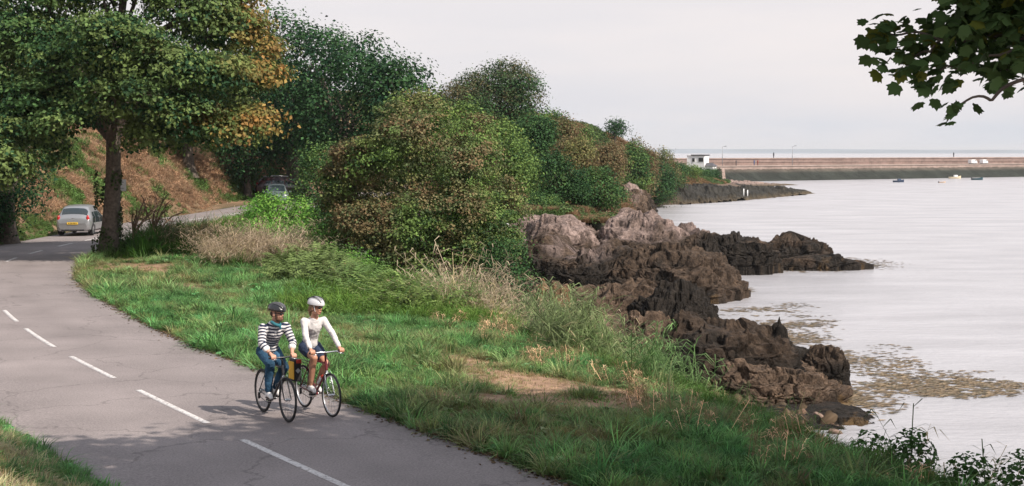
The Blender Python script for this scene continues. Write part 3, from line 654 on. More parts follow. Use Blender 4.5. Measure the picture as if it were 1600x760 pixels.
boat(1472, 286, 2.6, R(5), 'tiny pale dinghy with a dark outboard between the blue and cream boats', (.65, .50, .38), (.4, .3, .25), None)
boat(1492, 279.5, 5.2, R(4), 'cream boat with a small white cabin moored close to the breakwater', (.70, .60, .42), (.5, .45, .35), (.8, .8, .8))
boat(1527, 281.5, 4.6, R(6), 'dark teal open boat, rightmost of the boats before the breakwater', (.012, .06, .08), (.03, .10, .13), None)

# ------------------------------------------------------------------ scattering helper (stuff only)
def scatter(name, protos, pts, rotz, scl, tint, idx, tilt=None, mats=None):
    """points carrying attributes; protos: list of unlinked objects; one object of kind stuff"""
    n = len(pts); me = bpy.data.meshes.new(name); me.vertices.add(n); me.vertices.foreach_set('co', np.asarray(pts, np.float32).ravel())
    rot = np.zeros((n, 3), np.float32); rot[:, 2] = rotz
    if tilt is not None: rot[:, 0] = tilt[:, 0]; rot[:, 1] = tilt[:, 1]
    a = me.attributes.new('rot', 'FLOAT_VECTOR', 'POINT'); a.data.foreach_set('vector', rot.ravel())
    a = me.attributes.new('scl', 'FLOAT', 'POINT'); a.data.foreach_set('value', np.asarray(scl, np.float32))
    a = me.attributes.new('tint', 'FLOAT_VECTOR', 'POINT'); a.data.foreach_set('vector', np.asarray(tint, np.float32).ravel())
    a = me.attributes.new('pidx', 'INT', 'POINT'); a.data.foreach_set('value', np.asarray(idx, np.int32))
    ob = bpy.data.objects.new(name, me); COL.objects.link(ob)
    g = bpy.data.node_groups.new(name, 'GeometryNodeTree'); g.is_modifier = True
    g.interface.new_socket('Geometry', in_out='INPUT', socket_type='NodeSocketGeometry'); g.interface.new_socket('Geometry', in_out='OUTPUT', socket_type='NodeSocketGeometry')
    gi = nn(g, 'NodeGroupInput'); go = nn(g, 'NodeGroupOutput'); jn = nn(g, 'GeometryNodeJoinGeometry')
    def attr(nm, ty):
        q = nn(g, 'GeometryNodeInputNamedAttribute', data_type=ty); q.inputs['Name'].default_value = nm; return [o for o in q.outputs if o.enabled][0]
    ra, sa, pa = attr('rot', 'FLOAT_VECTOR'), attr('scl', 'FLOAT'), attr('pidx', 'INT')
    e2r = nn(g, 'FunctionNodeEulerToRotation'); g.links.new(ra, e2r.inputs[0])
    for k, po in enumerate(protos):
        oi = nn(g, 'GeometryNodeObjectInfo'); oi.inputs['Object'].default_value = po; oi.inputs['As Instance'].default_value = True
        cmpn = nn(g, 'FunctionNodeCompare', data_type='INT', operation='EQUAL')
        ii = [s for s in cmpn.inputs if s.type == 'INT']; g.links.new(pa, ii[0]); ii[1].default_value = k
        ip = nn(g, 'GeometryNodeInstanceOnPoints'); g.links.new(gi.outputs[0], ip.inputs['Points']); g.links.new(cmpn.outputs[0], ip.inputs['Selection'])
        g.links.new(oi.outputs['Geometry'], ip.inputs['Instance']); g.links.new(e2r.outputs[0], ip.inputs['Rotation']); g.links.new(sa, ip.inputs['Scale'])
        g.links.new(ip.outputs[0], jn.inputs[0])
    g.links.new(jn.outputs[0], go.inputs[0])
    md = ob.modifiers.new('scatter', 'NODES'); md.node_group = g
    return tag(ob, kind='stuff')
def proto(name, me, mat):
    me.materials.append(mat); return bpy.data.objects.new(name, me)
def blades(n, h, w, spread, lean, seed, col, colvar=.2, segs=3, droop=1.0):
    r = np.random.default_rng(seed); V = []; Q = []; Cc = []
    b = 0
    for i in range(n):
        a = r.uniform(0, 2 * math.pi); rad = spread * math.sqrt(r.uniform()); x, y = rad * math.cos(a), rad * math.sin(a)
        la = a + r.normal(0, .8); hh = h * r.uniform(.55, 1.1); ln = lean * r.uniform(.3, 1.3); dx, dy = math.cos(la), math.sin(la); wx, wy = -dy, dx
        tw = r.uniform(-.7, .7); wx, wy = wx * math.cos(tw) + dx * math.sin(tw), wy * math.cos(tw) + dy * math.sin(tw)
        c = np.array(col) * (1 + colvar * r.normal(size=1)) * (1 + .06 * r.normal(size=3))
        for s in range(segs + 1):
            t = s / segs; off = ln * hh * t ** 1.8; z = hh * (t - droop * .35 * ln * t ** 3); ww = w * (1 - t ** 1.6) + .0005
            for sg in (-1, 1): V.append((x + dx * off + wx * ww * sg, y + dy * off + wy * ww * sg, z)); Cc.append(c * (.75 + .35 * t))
            if s: k = b + 2 * s; Q.append((k - 2, k - 1, k + 1, k))
        b += 2 * (segs + 1)
    return npmesh('blades', V, Q, col=np.clip(Cc, .005, 1))
def leafclump(n, size, R0, seed, col=(1, 1, 1), flat=.8, colvar=.2, up=.6):
    r = np.random.default_rng(seed); d = r.normal(size=(n, 3)); d /= np.linalg.norm(d, axis=1)[:, None]
    c = d * (R0 * r.uniform(.35, 1, n) ** .5)[:, None] * np.array([1, 1, flat]); c[:, 2] += R0 * flat * .6
    return leaves(c, d + np.array([0, 0, up]), size * r.uniform(.6, 1.3, n), np.array(col) * (1 + colvar * r.normal(size=(n, 1))), r)
def leaves(c, nrm, size, col, r, aspect=.72, name='foliage'):
    """folded diamond leaves: 2 triangles each"""
    n = len(c); nrm = nrm + r.normal(0, .55, (n, 3)); nrm /= np.linalg.norm(nrm, axis=1)[:, None] + 1e-9
    a = np.cross(nrm, r.normal(size=(n, 3))); a /= np.linalg.norm(a, axis=1)[:, None] + 1e-9; b = np.cross(nrm, a)
    s = np.asarray(size)[:, None]
    V = np.stack([c - a * s * .5, c + b * s * .5 * aspect + nrm * s * .12, c + a * s * .55 - nrm * s * .08, c - b * s * .5 * aspect + nrm * s * .12], 1).reshape(-1, 3)
    k = np.arange(n)[:, None] * 4; T = np.concatenate([k + [0, 1, 2], k + [0, 2, 3]], 0)
    return npmesh(name, V, None, T, col=np.repeat(np.clip(col, .004, 1), 4, 0))
LEAF = leafmat('leaf'); LEAFI = leafmat('leaf_scatter', inst=True); GRASSM = leafmat('grass_blade', inst=True, transl=.35, rough=.6)
BARK = pmat('bark', (.095, .075, .06), .9, noise=.45, nscale=9, bump=.9, bscale=14)
DRYSTEM = pmat('dry_stem', (.20, .13, .09), .9)
# ------------------------------------------------------------------ trees and shrubs
PAL = {
 'dark':   [(.024, .074, .032), (.048, .112, .040), (.013, .044, .022)],
 'mid':    [(.085, .175, .05), (.14, .225, .06), (.045, .10, .035)],
 'syc':    [(.065, .135, .045), (.135, .19, .060), (.028, .070, .030)],
 'sycrust': [(.34, .185, .06), (.27, .19, .06), (.14, .17, .05)],
 'yellow': [(.20, .24, .06), (.15, .22, .055), (.09, .15, .045)],
 'autumn': [(.22, .145, .08), (.20, .165, .085), (.12, .145, .065)],
 'bright': [(.15, .34, .05), (.11, .27, .045), (.20, .35, .07)],
 'grey':   [(.16, .19, .12), (.12, .15, .09), (.09, .11, .06)],
 'rust':   [(.24, .145, .085), (.19, .13, .07), (.13, .12, .06)],
}
def crown(lobes, nclump, per, leaf, seed, pal='dark', mix=None, mixfn=None, sig=.38, flat=.45, inner=.18, up=.55, upb=.25):
    """lobes (x,y,z,rx,ry,rz); leaf sprays on and inside the lobes"""
    r = np.random.default_rng(seed); L = np.array(lobes, float)
    w = (L[:, 3] * L[:, 5]) ** 1.0; li = r.choice(len(L), nclump, p=w / w.sum()); l = L[li]
    d = r.normal(size=(nclump, 3)); d[:, 2] += upb; d /= np.linalg.norm(d, axis=1)[:, None]
    rad = np.where(r.uniform(size=nclump) < inner, r.uniform(.2, .8, nclump), r.uniform(.80, 1.10, nclump))
    lump = 1 + .28 * fbm(d * 1.9 + li[:, None] * 5.1, 3, seed)
    c = l[:, :3] + d * l[:, 3:6] * (rad * lump)[:, None]
    # drop sprays deep inside other lobes
    dep = np.zeros(nclump)
    for q in L: dep = np.maximum(dep, 1 - np.linalg.norm((c - q[:3]) / q[3:6], axis=1))
    keep = r.uniform(size=nclump) > sstep(.25, .6, dep) * .8; c, d, li = c[keep], d[keep], li[keep]; m = len(c)
    P_ = [np.array(x) for x in PAL[pal]]; f = fbm(c / 1.3, 3, seed + 3)
    base = P_[0] * sstep(-.1, .4, f)[:, None] + P_[1] * (1 - sstep(-.1, .4, f))[:, None]
    low = r.uniform(size=m) < .3; base[low] = P_[2]
    if mix:
        k = mixfn(c, f, d) if mixfn else sstep(0, .4, f)
        M_ = np.array([PAL[mix][i] for i in r.integers(0, 3, m)]); k = np.clip(k, 0, 1)[:, None]; base = base * (1 - k) + M_ * k
    base = base * (1 + .16 * r.normal(size=(m, 1)))
    o = r.normal(size=(m, per, 3)); o[..., 2] *= flat; sg = sig * r.uniform(.6, 1.3, (m, 1, 1))
    # sprays droop outwards like layered boughs
    lc = c[:, None] + o * sg; lc[..., 2] -= .25 * (np.linalg.norm(o[..., :2], axis=-1) * sg[..., 0]) ** 1.5
    nrm = np.repeat((d * .75 + np.array([0, 0, up]))[:, None], per, 1) + .3 * o
    N = m * per; cl = np.repeat(base[:, None], per, 1) * (1 + .18 * r.normal(size=(m, per, 1)))
    return leaves(lc.reshape(N, 3), nrm.reshape(N, 3), leaf * r.uniform(.5, 1.15, N), cl.reshape(N, 3), r, name='crown')
def lumpy(rx, ry, rz, n, seed, cz=0, k=(.32, .5), squ=1.0, main=.8):
    r = np.random.default_rng(seed); L = [(0, 0, cz, rx * main, ry * main, rz * main)]
    for i in range(n):
        d = r.normal(size=3); d[2] = d[2] * .9 + .15; d /= np.linalg.norm(d); s = r.uniform(*k)
        L.append((d[0] * rx * (1 - s * .8), d[1] * ry * (1 - s * .8), cz + d[2] * rz * (1 - s * .8), rx * s, ry * s, rz * s * squ))
    return L
def limbs(base_r, base_h, tips, seed, fork=None, name='trunk', sides=9, sway=.3):
    """tapered trunk with limbs to tips, as one mesh"""
    r = np.random.default_rng(seed); fork = np.array(fork if fork is not None else (0, 0, base_h)); Vs, Qs = [], []; b = 0
    def add(pts, rad):
        nonlocal b
        V = tube_arr(pts, rad, sides); V = V * 1.0; th = V.reshape(-1, 3); th = th + .0 * th
        Vs.append(th); Qs.append(grid_faces(len(pts), sides, True) + b); b += len(th)
    t = np.linspace(0, 1, 12); tr = fork[None] * t[:, None] + np.stack([.08 * np.sin(t * 5 + seed), .06 * np.sin(t * 4), 0 * t], -1) * fork[2] * .12
    tr[:, 2] = -.3 + t * (fork[2] + .3)
    flare = 1 + 1.0 * np.exp(-t * fork[2] / max(base_r * 1.6, .05)); add(tr, base_r * (1 - .28 * t) * flare)
    top = tr[-1]
    for k, tp in enumerate(tips):
        tp = np.array(tp, float); st = tr[max(0, int(11 - (k % 4)))] ; s = np.linspace(0, 1, 9); L_ = np.linalg.norm(tp - st)
        mid = st + (tp - st) * .45 + np.array([0, 0, .14 * L_]) + r.normal(0, .06, 3) * L_
        p = (1 - s)[:, None] ** 2 * st + 2 * (s * (1 - s))[:, None] * mid + s[:, None] ** 2 * tp + np.sin(s * 9 + k)[:, None] * r.normal(0, .012, 3) * L_
        r0 = base_r * r.uniform(.36, .55); add(p, r0 * (1 - s) ** .8 + .02)
        for q in range(3):
            i = r.integers(3, 7); e_ = p[i] + (tp - st) / L_ * L_ * r.uniform(.15, .3) + r.normal(0, .16, 3) * L_; pp = p[i] + (e_ - p[i]) * np.linspace(0, 1, 5)[:, None] + np.sin(np.linspace(0, 3, 5))[:, None] * r.normal(0, .03, 3) * L_
            add(pp, np.linspace(r0 * (1 - i / 8) * .6 + .015, .012, 5))
    return npmesh(name, np.concatenate(Vs), np.concatenate(Qs), smooth=True)
def tree(name, label, cat, X, Y, Z, lobes, nclump, per, leaf, seed, pal, mix=None, mixfn=None, group=None, tr=.2, th=None, ntips=5, sig=.38, inner=.18, flat=.45, tips=None, fork=None, up=.55, upb=.25):
    e_ = empty(name, (X, Y, Z), 0, label, cat, group); L = np.array(lobes)
    if tips is None:
        r = np.random.default_rng(seed + 1); o = np.argsort(-L[:, 5]); ii = o[:ntips]; tips = [tuple(L[i, :3] + r.normal(0, .2, 3)) for i in ii]
    if th is None: th = max(.3, (L[:, 2] - L[:, 5]).min() + .25 * (L[:, 2].max() - (L[:, 2] - L[:, 5]).min()))
    link('trunk', limbs(tr, th, tips, seed, fork), BARK, e_)
    link('crown', crown(lobes, nclump, per, leaf, seed, pal, mix, mixfn, sig, flat, inner, up, upb), LEAF, e_)
    return e_
# --- sycamore on the verge in front
X0, Y0 = -15.5, 56.5; Z0 = float(height(X0, Y0))
def lp(px, py, Y, r, rz=None, ry=None):      # lobe relative to the verge sycamore
    x, y, z = aty(px, py, Y); r *= .82; return (x - X0, y - Y0, z - Z0, r, ry or r, rz or r * .5)
SL = [lp(395, 190, 55, 1.3), lp(340, 205, 54.5, 1.6), lp(285, 180, 53.5, 1.7), lp(235, 215, 54.5, 1.2, .6), lp(390, 120, 56, 1.6), lp(335, 115, 54, 1.8), lp(410, 75, 57, 1.0), lp(360, 45, 56, 1.6), lp(300, 20, 56, 2.2), lp(375, 0, 57, .9),
      lp(250, 105, 53, 2.0), lp(190, 150, 53, 1.7), lp(175, 65, 53, 2.2), lp(110, 100, 54, 2.0), lp(60, 150, 54, 1.7), lp(20, 200, 54, 1.7), lp(-30, 235, 53.5, 1.7), lp(-60, 130, 54, 2.2), lp(100, 190, 53.5, 1.5, .7), lp(30, 60, 55, 2.2), lp(60, -10, 56, 2.6),
      lp(150, -30, 56, 2.8), lp(240, -50, 57, 2.8), lp(330, -60, 58, 2.3), lp(200, -130, 57, 2.8), lp(100, -120, 57, 2.8), lp(-20, -70, 57, 2.8), lp(-110, 30, 56, 2.6), lp(-130, 160, 55, 2.2), lp(-90, 215, 54, 1.6), lp(280, -150, 57, 2.3),
      lp(330, 170, 59, 1.8), lp(260, 120, 60, 2.4), lp(120, 140, 60, 2.2), lp(40, 100, 60, 2.4), lp(340, 40, 60, 2.2), lp(60, 235, 57, 1.4, .6), lp(5, 262, 52.5, 1.2, .6), lp(-60, 270, 53, 1.6)]
def sycmix(c, f, d):
    px = 800 + F * (c[:, 0] + X0) / (c[:, 1] + Y0)
    return sstep(330, 440, px + 90 * f) * .9 + sstep(.15, .5, f) * .35 * sstep(100, 300, px)
tips = [SL[i][:3] for i in (0, 2, 4, 7, 8, 10, 12, 13, 15, 17, 20, 21, 22, 24, 33, 34)]
syc = tree('sycamore_tree', 'large sycamore with browning leaf edges and ivied trunk on the verge, left of the cyclists', 'tree', X0, Y0, Z0, SL, 5200, 30, .18, 5, 'syc', 'sycrust', sycmix, tr=.34, th=4.6, tips=tips, sig=.30, flat=.34, fork=(.25, 0, 6.2), inner=.10, upb=.75)
# ivy up its trunk and suckers beside it
r_ = np.random.default_rng(3); n = 1500; zz = r_.uniform(0, 3.4, n) ** 1.0; aa = r_.uniform(0, 6.28, n); rr_ = .42 + .12 * r_.uniform(size=n) + .12 * (zz < .8)
keep = fbm(np.stack([np.cos(aa), np.sin(aa), zz], -1) * 1.3, 3, 4) > .02
cpos = np.stack([np.cos(aa) * rr_, np.sin(aa) * rr_, zz], -1)[keep]
link('ivy', leaves(cpos, cpos * [1, 1, 0] * 2, np.full(len(cpos), .13), np.array([.05, .075, .03]) * (1 + .3 * r_.normal(size=(len(cpos), 1))), r_, name='ivy'), LEAF, syc)
# --- helper for trees given where they stand
DM = 1.0
def gtree(name, label, cat, pxc, pyt, pyb, wpx, Y, seed, pal, mix=None, mixfn=None, leaf=.2, dens=1.0, n=12, group=None, tr=.22, depth=.9, per=14, sig=.4, inner=.15, k=(.3, .5), flat=.5, sink=None, main=.8, upb=.25):
    x, _, zt = aty(pxc, pyt, Y); zb = aty(pxc, pyb, Y)[2]; rx = wpx / F * Y / 2; rz = (zt - zb) / 2
    gz = float(height(x, Y)) ; gz = min(gz, zb + .3)
    if cat in ('bush', 'bramble') and zb > gz + .15: zb = gz + .15; rz = (zt - zb) / 2
    L = [(a, b, c + (zb + rz) - gz, d, e * depth, f) for a, b, c, d, e, f in lumpy(rx, rx, rz, n, seed, 0, k, main=main)]
    area = 4 * math.pi * ((rx * rz + rx * rx + rx * rz) / 3) * 1.15
    leaf *= .9; nc = int(1.15 * dens * area * 8.6 * (.4 / sig) ** 2 * (12. / per) * DM)
    return tree(name, label, cat, x, Y, gz, L, nc, per, leaf, seed, pal, mix, mixfn, group, tr, None, 5, sig, inner, flat, upb=upb)
AUT = lambda c, f, d: np.clip(sstep(-.35, .25, f) * .85 + .15 * d[:, 2], 0, 1)
big = 'trees on the wooded slope above the road'
gtree('autumn_bush', 'huge rounded bush with rust tinged leaves in the middle, right of the road bend', 'bush', 660, 156, 498, 312, 60, 21, 'mid', 'autumn', AUT, leaf=.14, n=60, tr=.3, per=34, sig=.21, dens=1.15, k=(.15, .25), main=.66, upb=.45)
gtree('oak_tree', 'tall dark green oak whose top meets the sky just right of the sycamore', 'tree', 455, 8, 260, 190, 118, 22, 'dark', None, leaf=.34, n=16, group=big, tr=.5, per=14, sig=.7)
gtree('oak_tree', 'dark green oak in the middle of the wooded skyline, above the autumn bush', 'tree', 545, 38, 280, 210, 112, 23, 'dark', 'mid', lambda c, f, d: .3 * sstep(0, .5, f), leaf=.32, n=18, group=big, tr=.5, per=14, sig=.65)
gtree('oak_tree', 'lower dark oak at the right end of the tall wooded skyline', 'tree', 628, 88, 290, 150, 108, 24, 'dark', 'yellow', lambda c, f, d: .5 * sstep(.1, .5, f), leaf=.32, n=16, group=big, tr=.4, per=14, sig=.6)
gtree('oak_tree', 'shaded dark oak overhanging the road where it disappears', 'tree', 390, 60, 255, 190, 124, 25, 'dark', None, leaf=.34, n=14, group=big, tr=.5, per=14, sig=.7)
gtree('ash_tree', 'dark tree behind the sycamore, above the red bank', 'tree', 290, 20, 232, 200, 108, 26, 'dark', None, leaf=.34, n=14, group=big, tr=.4, sig=.7)
gtree('ash_tree', 'deep green tree behind the sycamore trunk, left of the bank top', 'tree', 150, 10, 240, 230, 98, 27, 'dark', None, leaf=.32, n=14, group=big, tr=.4, sig=.65)
gtree('ivy_tree', 'dark ivy clad tree at the left edge beside the shaded road bank', 'tree', 8, 130, 350, 150, 66, 28, 'dark', None, leaf=.2, n=14, group=big, tr=.35, sig=.45)
gtree('ivy_tree', 'dark tree filling the top left corner behind the sycamore', 'tree', 20, -60, 220, 260, 84, 29, 'dark', None, leaf=.28, n=14, group=big, tr=.4, sig=.6)
gtree('holly_tree', 'dark understorey tree directly behind the parked cars', 'tree', 470, 170, 330, 150, 128, 30, 'dark', None, leaf=.3, n=12, group=big, tr=.3, sig=.6)
gtree('holly_tree', 'dark understorey tree arching over the end of the red bank', 'tree', 385, 190, 292, 90, 114, 31, 'dark', None, leaf=.26, n=10, group=big, tr=.3, sig=.5)
# right of the parked cars, closing the lane
gtree('hawthorn_bush', 'mid green hawthorn just right of the parked cars', 'bush', 500, 225, 400, 80, 84, 32, 'mid', 'dark', lambda c, f, d: .5 * sstep(-.3, .3, f), leaf=.17, n=12, tr=.14, sig=.35, group='bushes at the end of the lane')
gtree('hawthorn_bush', 'dark bush between the bright bramble mound and the autumn bush', 'bush', 540, 290, 440, 110, 72, 33, 'dark', 'mid', lambda c, f, d: .4 * sstep(-.3, .3, f), leaf=.17, n=12, tr=.14, sig=.35, group='bushes at the end of the lane')
gtree('grey_willow_bush', 'small grey green bush with pale leaves below the autumn bush, left side', 'bush', 545, 385, 455, 105, 57, 34, 'grey', 'mid', lambda c, f, d: .4 * sstep(-.3, .3, f), leaf=.12, n=10, tr=.07, sig=.28)
gtree('ivy_bush', 'dark green ivy bush tucked against the right foot of the autumn bush', 'bush', 790, 372, 492, 105, 56, 35, 'dark', 'mid', lambda c, f, d: .5 * sstep(-.3, .3, f), leaf=.12, n=12, tr=.07, sig=.26)
gtree('bramble_mound', 'bright green bramble mound beside the road where it vanishes', 'bramble', 440, 299, 400, 120, 82, 36, 'bright', 'rust', lambda c, f, d: .35 * sstep(.2, .5, f) * (d[:, 2] > .6), leaf=.16, n=12, tr=.05, sig=.3, flat=.7)
gtree('bramble_mound', 'low bright green bramble sprawl in front of the bramble mound', 'bramble', 415, 335, 425, 190, 68, 37, 'bright', 'mid', lambda c, f, d: .4 * sstep(0, .4, f), leaf=.15, n=14, tr=.05, sig=.3, flat=.7)
gtree('bramble_mound', 'green bramble spreading down the bank towards the grey green bush', 'bramble', 490, 352, 452, 150, 62, 38, 'bright', 'dark', lambda c, f, d: .6 * sstep(-.2, .4, f), leaf=.14, n=14, tr=.05, sig=.28, flat=.7)
gtree('bramble_mound', 'low green bramble between the dead reeds and the ferns, nearest the riders', 'bramble', 515, 388, 468, 130, 54, 39, 'bright', 'grey', lambda c, f, d: .5 * sstep(0, .4, f), leaf=.12, n=14, tr=.04, sig=.25, flat=.7)
gtree('bramble_mound', 'tangled dark green bramble leaning against the left foot of the autumn bush', 'bramble', 560, 395, 470, 110, 55, 41, 'mid', 'bright', lambda c, f, d: .6 * sstep(-.1, .4, f), leaf=.12, n=14, tr=.04, sig=.25, flat=.7)
gtree('ivy_bush', 'dark ivy hedge at the left edge at the foot of the bank', 'bush', -28, 285, 385, 95, 65, 42, 'dark', 'mid', lambda c, f, d: .3 * sstep(0, .4, f), leaf=.15, n=14, tr=.06, sig=.3)
gtree('nettle_clump', 'dark green nettles along the foot of the autumn bush', 'bush', 640, 425, 480, 120, 53, 40, 'mid', 'bright', lambda c, f, d: .5 * sstep(-.1, .4, f), leaf=.10, n=14, tr=.04, sig=.22, flat=.8)
# right of the autumn bush: the wooded hill falling to the sea
hill = 'bushes and trees on the hill falling to the sea'
H = [ # name, label, cat, pxc, top, bottom, w, Y, pal, mix, kamt, leaf
 ('beech_tree', 'large domed tree standing against the sky above the hillside', 'tree', 772, 92, 235, 150, 150, 'dark', 'autumn', .4, .27),
 ('beech_tree', 'smaller brownish tree merging with the left side of the domed tree', 'tree', 712, 120, 235, 95, 142, 'dark', 'rust', .4, .28),
 ('willow_tree', 'yellow green tree rising behind the autumn bush on its right', 'tree', 722, 165, 330, 120, 84, 'yellow', 'mid', .5, .2),
 ('willow_tree', 'pale green feathery tree between the yellow tree and the round hillside bush', 'tree', 782, 185, 325, 95, 92, 'mid', 'yellow', .6, .2),
 ('autumn_tree', 'small golden brown tree peeking over the top of the autumn bush', 'tree', 655, 145, 230, 100, 78, 'yellow', 'autumn', .6, .2),
 ('hillside_bush', 'dark green bush on the hill below the domed tree', 'bush', 835, 180, 290, 80, 132, 'dark', 'mid', .5, .26),
 ('hillside_bush', 'mid green bush on the skyline just right of the domed tree', 'bush', 862, 170, 240, 50, 160, 'mid', 'dark', .4, .28),
 ('ivy_stump_tree', 'ivy covered stem with bare twigs left of the round dark bush', 'bush', 868, 235, 320, 50, 108, 'dark', 'mid', .5, .2),
 ('round_bush', 'round dense dark green bush on the dry grass above the crag', 'bush', 928, 262, 334, 94, 109, 'dark', 'mid', .55, .17),
 ('low_bush', 'small dark bush left of the round dense one, over the pink ledge', 'bush', 842, 300, 342, 62, 104, 'mid', 'dark', .5, .16),
 ('bare_thorn', 'rusty half bare thorn bush above the round dark bush', 'bush', 898, 215, 280, 66, 128, 'rust', 'yellow', .4, .2),
 ('bare_thorn', 'orange brown thorn patch right of and above the round dark bush', 'bush', 948, 222, 290, 62, 140, 'rust', 'autumn', .5, .22),
 ('hillside_bush', 'green bush on the hill crest left of the lone round tree', 'bush', 905, 196, 240, 56, 170, 'mid', 'rust', .5, .28),
 ('lone_tree', 'small lone round tree standing on the skyline of the hill', 'tree', 962, 187, 213, 28, 205, 'dark', None, 0, .3),
 ('hillside_bush', 'green bush under the skyline right of the lone round tree', 'bush', 985, 222, 292, 58, 190, 'mid', 'dark', .5, .3),
 ('hillside_bush', 'rust brown bush on the skyline right of the lone round tree', 'bush', 1002, 213, 250, 50, 210, 'rust', 'autumn', .5, .3),
 ('coast_bush', 'rounded green bush above the pink shelf, nearest the narrow pale cliff', 'bush', 1026, 240, 288, 56, 225, 'dark', 'mid', .4, .3),
 ('coast_bush', 'rounded green bush in the middle of the low coastal shrubs', 'bush', 1052, 250, 287, 42, 255, 'dark', 'mid', .5, .3),
 ('coast_bush', 'yellowish green shrub just left of the white house', 'bush', 1076, 256, 286, 36, 285, 'mid', 'yellow', .6, .3),
 ('coast_bush', 'green shrub hiding the foot of the white house', 'bush', 1098, 264, 287, 30, 305, 'dark', 'mid', .5, .3),
 ('coast_bush', 'small dark green shrub leaning on the pink wall end', 'bush', 1114, 263, 284, 22, 315, 'dark', 'mid', .3, .3),
 ('hillside_bush', 'dark bush in the shaded gully left of the narrow pale cliff', 'bush', 952, 250, 300, 44, 165, 'mid', 'rust', .5, .26),
 ('hillside_bush', 'tall mixed green bush between the willow and the ivy covered stem', 'bush', 815, 235, 330, 60, 112, 'mid', 'yellow', .4, .22),
 ('hillside_bush', 'brownish green bush spreading over the middle of the hill', 'bush', 880, 180, 240, 50, 150, 'rust', 'mid', .6, .26),
 ('hillside_bush', 'low rusty scrub right on the skyline above the coastal shrubs', 'bush', 1035, 232, 262, 46, 240, 'rust', 'mid', .5, .3),
]
DM = 1.7
for k_, (nm, lab, cat, pxc, t_, b_, w_, Y_, pal, mx_, ka, lf) in enumerate(H):
    gtree(nm, lab, cat, pxc, t_, b_, w_, Y_, 50 + k_, pal, mx_, (lambda c, f, d, ka=ka: np.clip(sstep(-.25, .35, f) * ka * 1.4, 0, 1)) if mx_ else None, leaf=lf, n=12, group=hill, tr=.16, per=12, sig=lf * 1.9, flat=.6)
# --- sycamore at the right, out of frame but for one hanging branch; it shades the foreground
def mapleleaf():
    o = [(0, 0), (.16, -.06), (.40, .04), (.36, .20), (.50, .44), (.34, .46), (.28, .64), (.17, .60), (0, .84), (-.17, .60), (-.28, .64), (-.34, .46), (-.50, .44), (-.36, .20), (-.40, .04), (-.16, -.06)]
    return np.array([(x, y, -.25 * abs(x) ** 1.5 - .18 * y * y) for x, y in o] + [(0, .3, .03)])
ML = mapleleaf()
def maple_leaves(pos, dirs, size, col, r, name='foliage'):
    n = len(pos); nrm = r.normal(0, .5, (n, 3)) + np.array([0, 0, .8]) + dirs * .2; nrm /= np.linalg.norm(nrm, axis=1)[:, None]
    y = dirs + np.array([0, 0, -.45]) + r.normal(0, .35, (n, 3)); x = np.cross(y, nrm); x /= np.linalg.norm(x, axis=1)[:, None]; y = np.cross(nrm, x)
    V = pos[:, None] + size[:, None, None] * (ML[None, :, :1] * x[:, None] + ML[None, :, 1:2] * y[:, None] + ML[None, :, 2:] * nrm[:, None])
    m = len(ML) - 1; j = np.arange(m); t = np.stack([j * 0 + m, j, (j + 1) % m], -1); T = (np.arange(n)[:, None, None] * (m + 1) + t[None]).reshape(-1, 3)
    return npmesh(name, V.reshape(-1, 3), None, T, col=np.repeat(np.clip(col, .004, 1), m + 1, 0))
TX, TY = 8.6, 9.6; TZ = float(height(TX, TY))
rs = np.random.default_rng(77)
near = empty('sycamore_tree', (TX, TY, TZ), 0, 'sycamore at the right edge with dark lobed leaves hanging from the top of the picture', 'tree')
# hanging twigs, placed in the world at about 11 to 12.5 m
tw = [ # px,py chains with Y
 [(1760, -60, 11.2), (1640, 55, 11.4), (1560, 60, 11.6), (1480, 62, 11.8), (1420, 52, 12), (1375, 50, 12.1), (1345, 68, 12.2)],
 [(1640, 55, 11.4), (1560, 85, 11.5), (1500, 105, 11.6), (1455, 110, 11.7), (1435, 130, 11.75)],
 [(1480, 62, 11.8), (1440, 85, 11.9), (1415, 92, 12), (1380, 95, 12)],
 [(1740, 20, 11.0), (1640, 100, 11.2), (1580, 135, 11.3), (1550, 154, 11.35), (1515, 155, 11.4), (1492, 165, 11.4), (1478, 188, 11.45)],
 [(1700, -60, 11.2), (1610, -20, 11.5), (1540, 10, 11.8), (1500, 30, 12), (1455, 45, 12.1)],
 [(1700, -60, 11.8), (1620, 10, 12.1), (1560, 35, 12.3), (1510, 75, 12.4)],
 [(1600, 0, 11.9), (1570, -10, 12.1), (1520, 0, 12.3)],
 [(1700, 40, 11.4), (1620, 75, 11.7), (1585, 100, 11.8), (1560, 118, 11.9)]]
lv_p, lv_d, br = [], [], []
wts = [80, 46, 30, 8, 80, 75, 55, 55]
for q, ch in enumerate(tw):
    p = np.array([aty(*c) for c in ch]); s = np.linspace(0, 1, len(p)); u_ = np.linspace(0, 1, 30); P_ = np.stack([np.interp(u_, s, p[:, k]) for k in range(3)], -1)
    P_ += .02 * np.stack([np.sin(u_ * 19 + q), np.cos(u_ * 15), np.sin(u_ * 23)], -1); br.append((P_, np.linspace(.022 if q in (0, 3) else .014, .004, 30)))
    ok = np.array([800 + F * a[0] / a[1] for a in P_]) < 1680
    ids = np.nonzero(ok)[0]; 
    if q == 3: pool = ids[ids > 22]
    else: pool = ids
    for i in rs.choice(pool, wts[q] * 2 if q != 3 else 10):
        o = rs.normal(0, .11 if q != 3 else .05, 3); lv_p.append(P_[i] + o * [1, 1, .8]); d_ = P_[min(29, i + 1)] - P_[max(0, i - 1)]; d_ = d_ / np.linalg.norm(d_) + rs.normal(0, .7, 3); lv_d.append(d_)
    lv_p.append(P_[-1]); lv_d.append(P_[-1] - P_[-3])
    lv_d[-1] = lv_d[-1] / (np.linalg.norm(lv_d[-1]) + 1e-6)
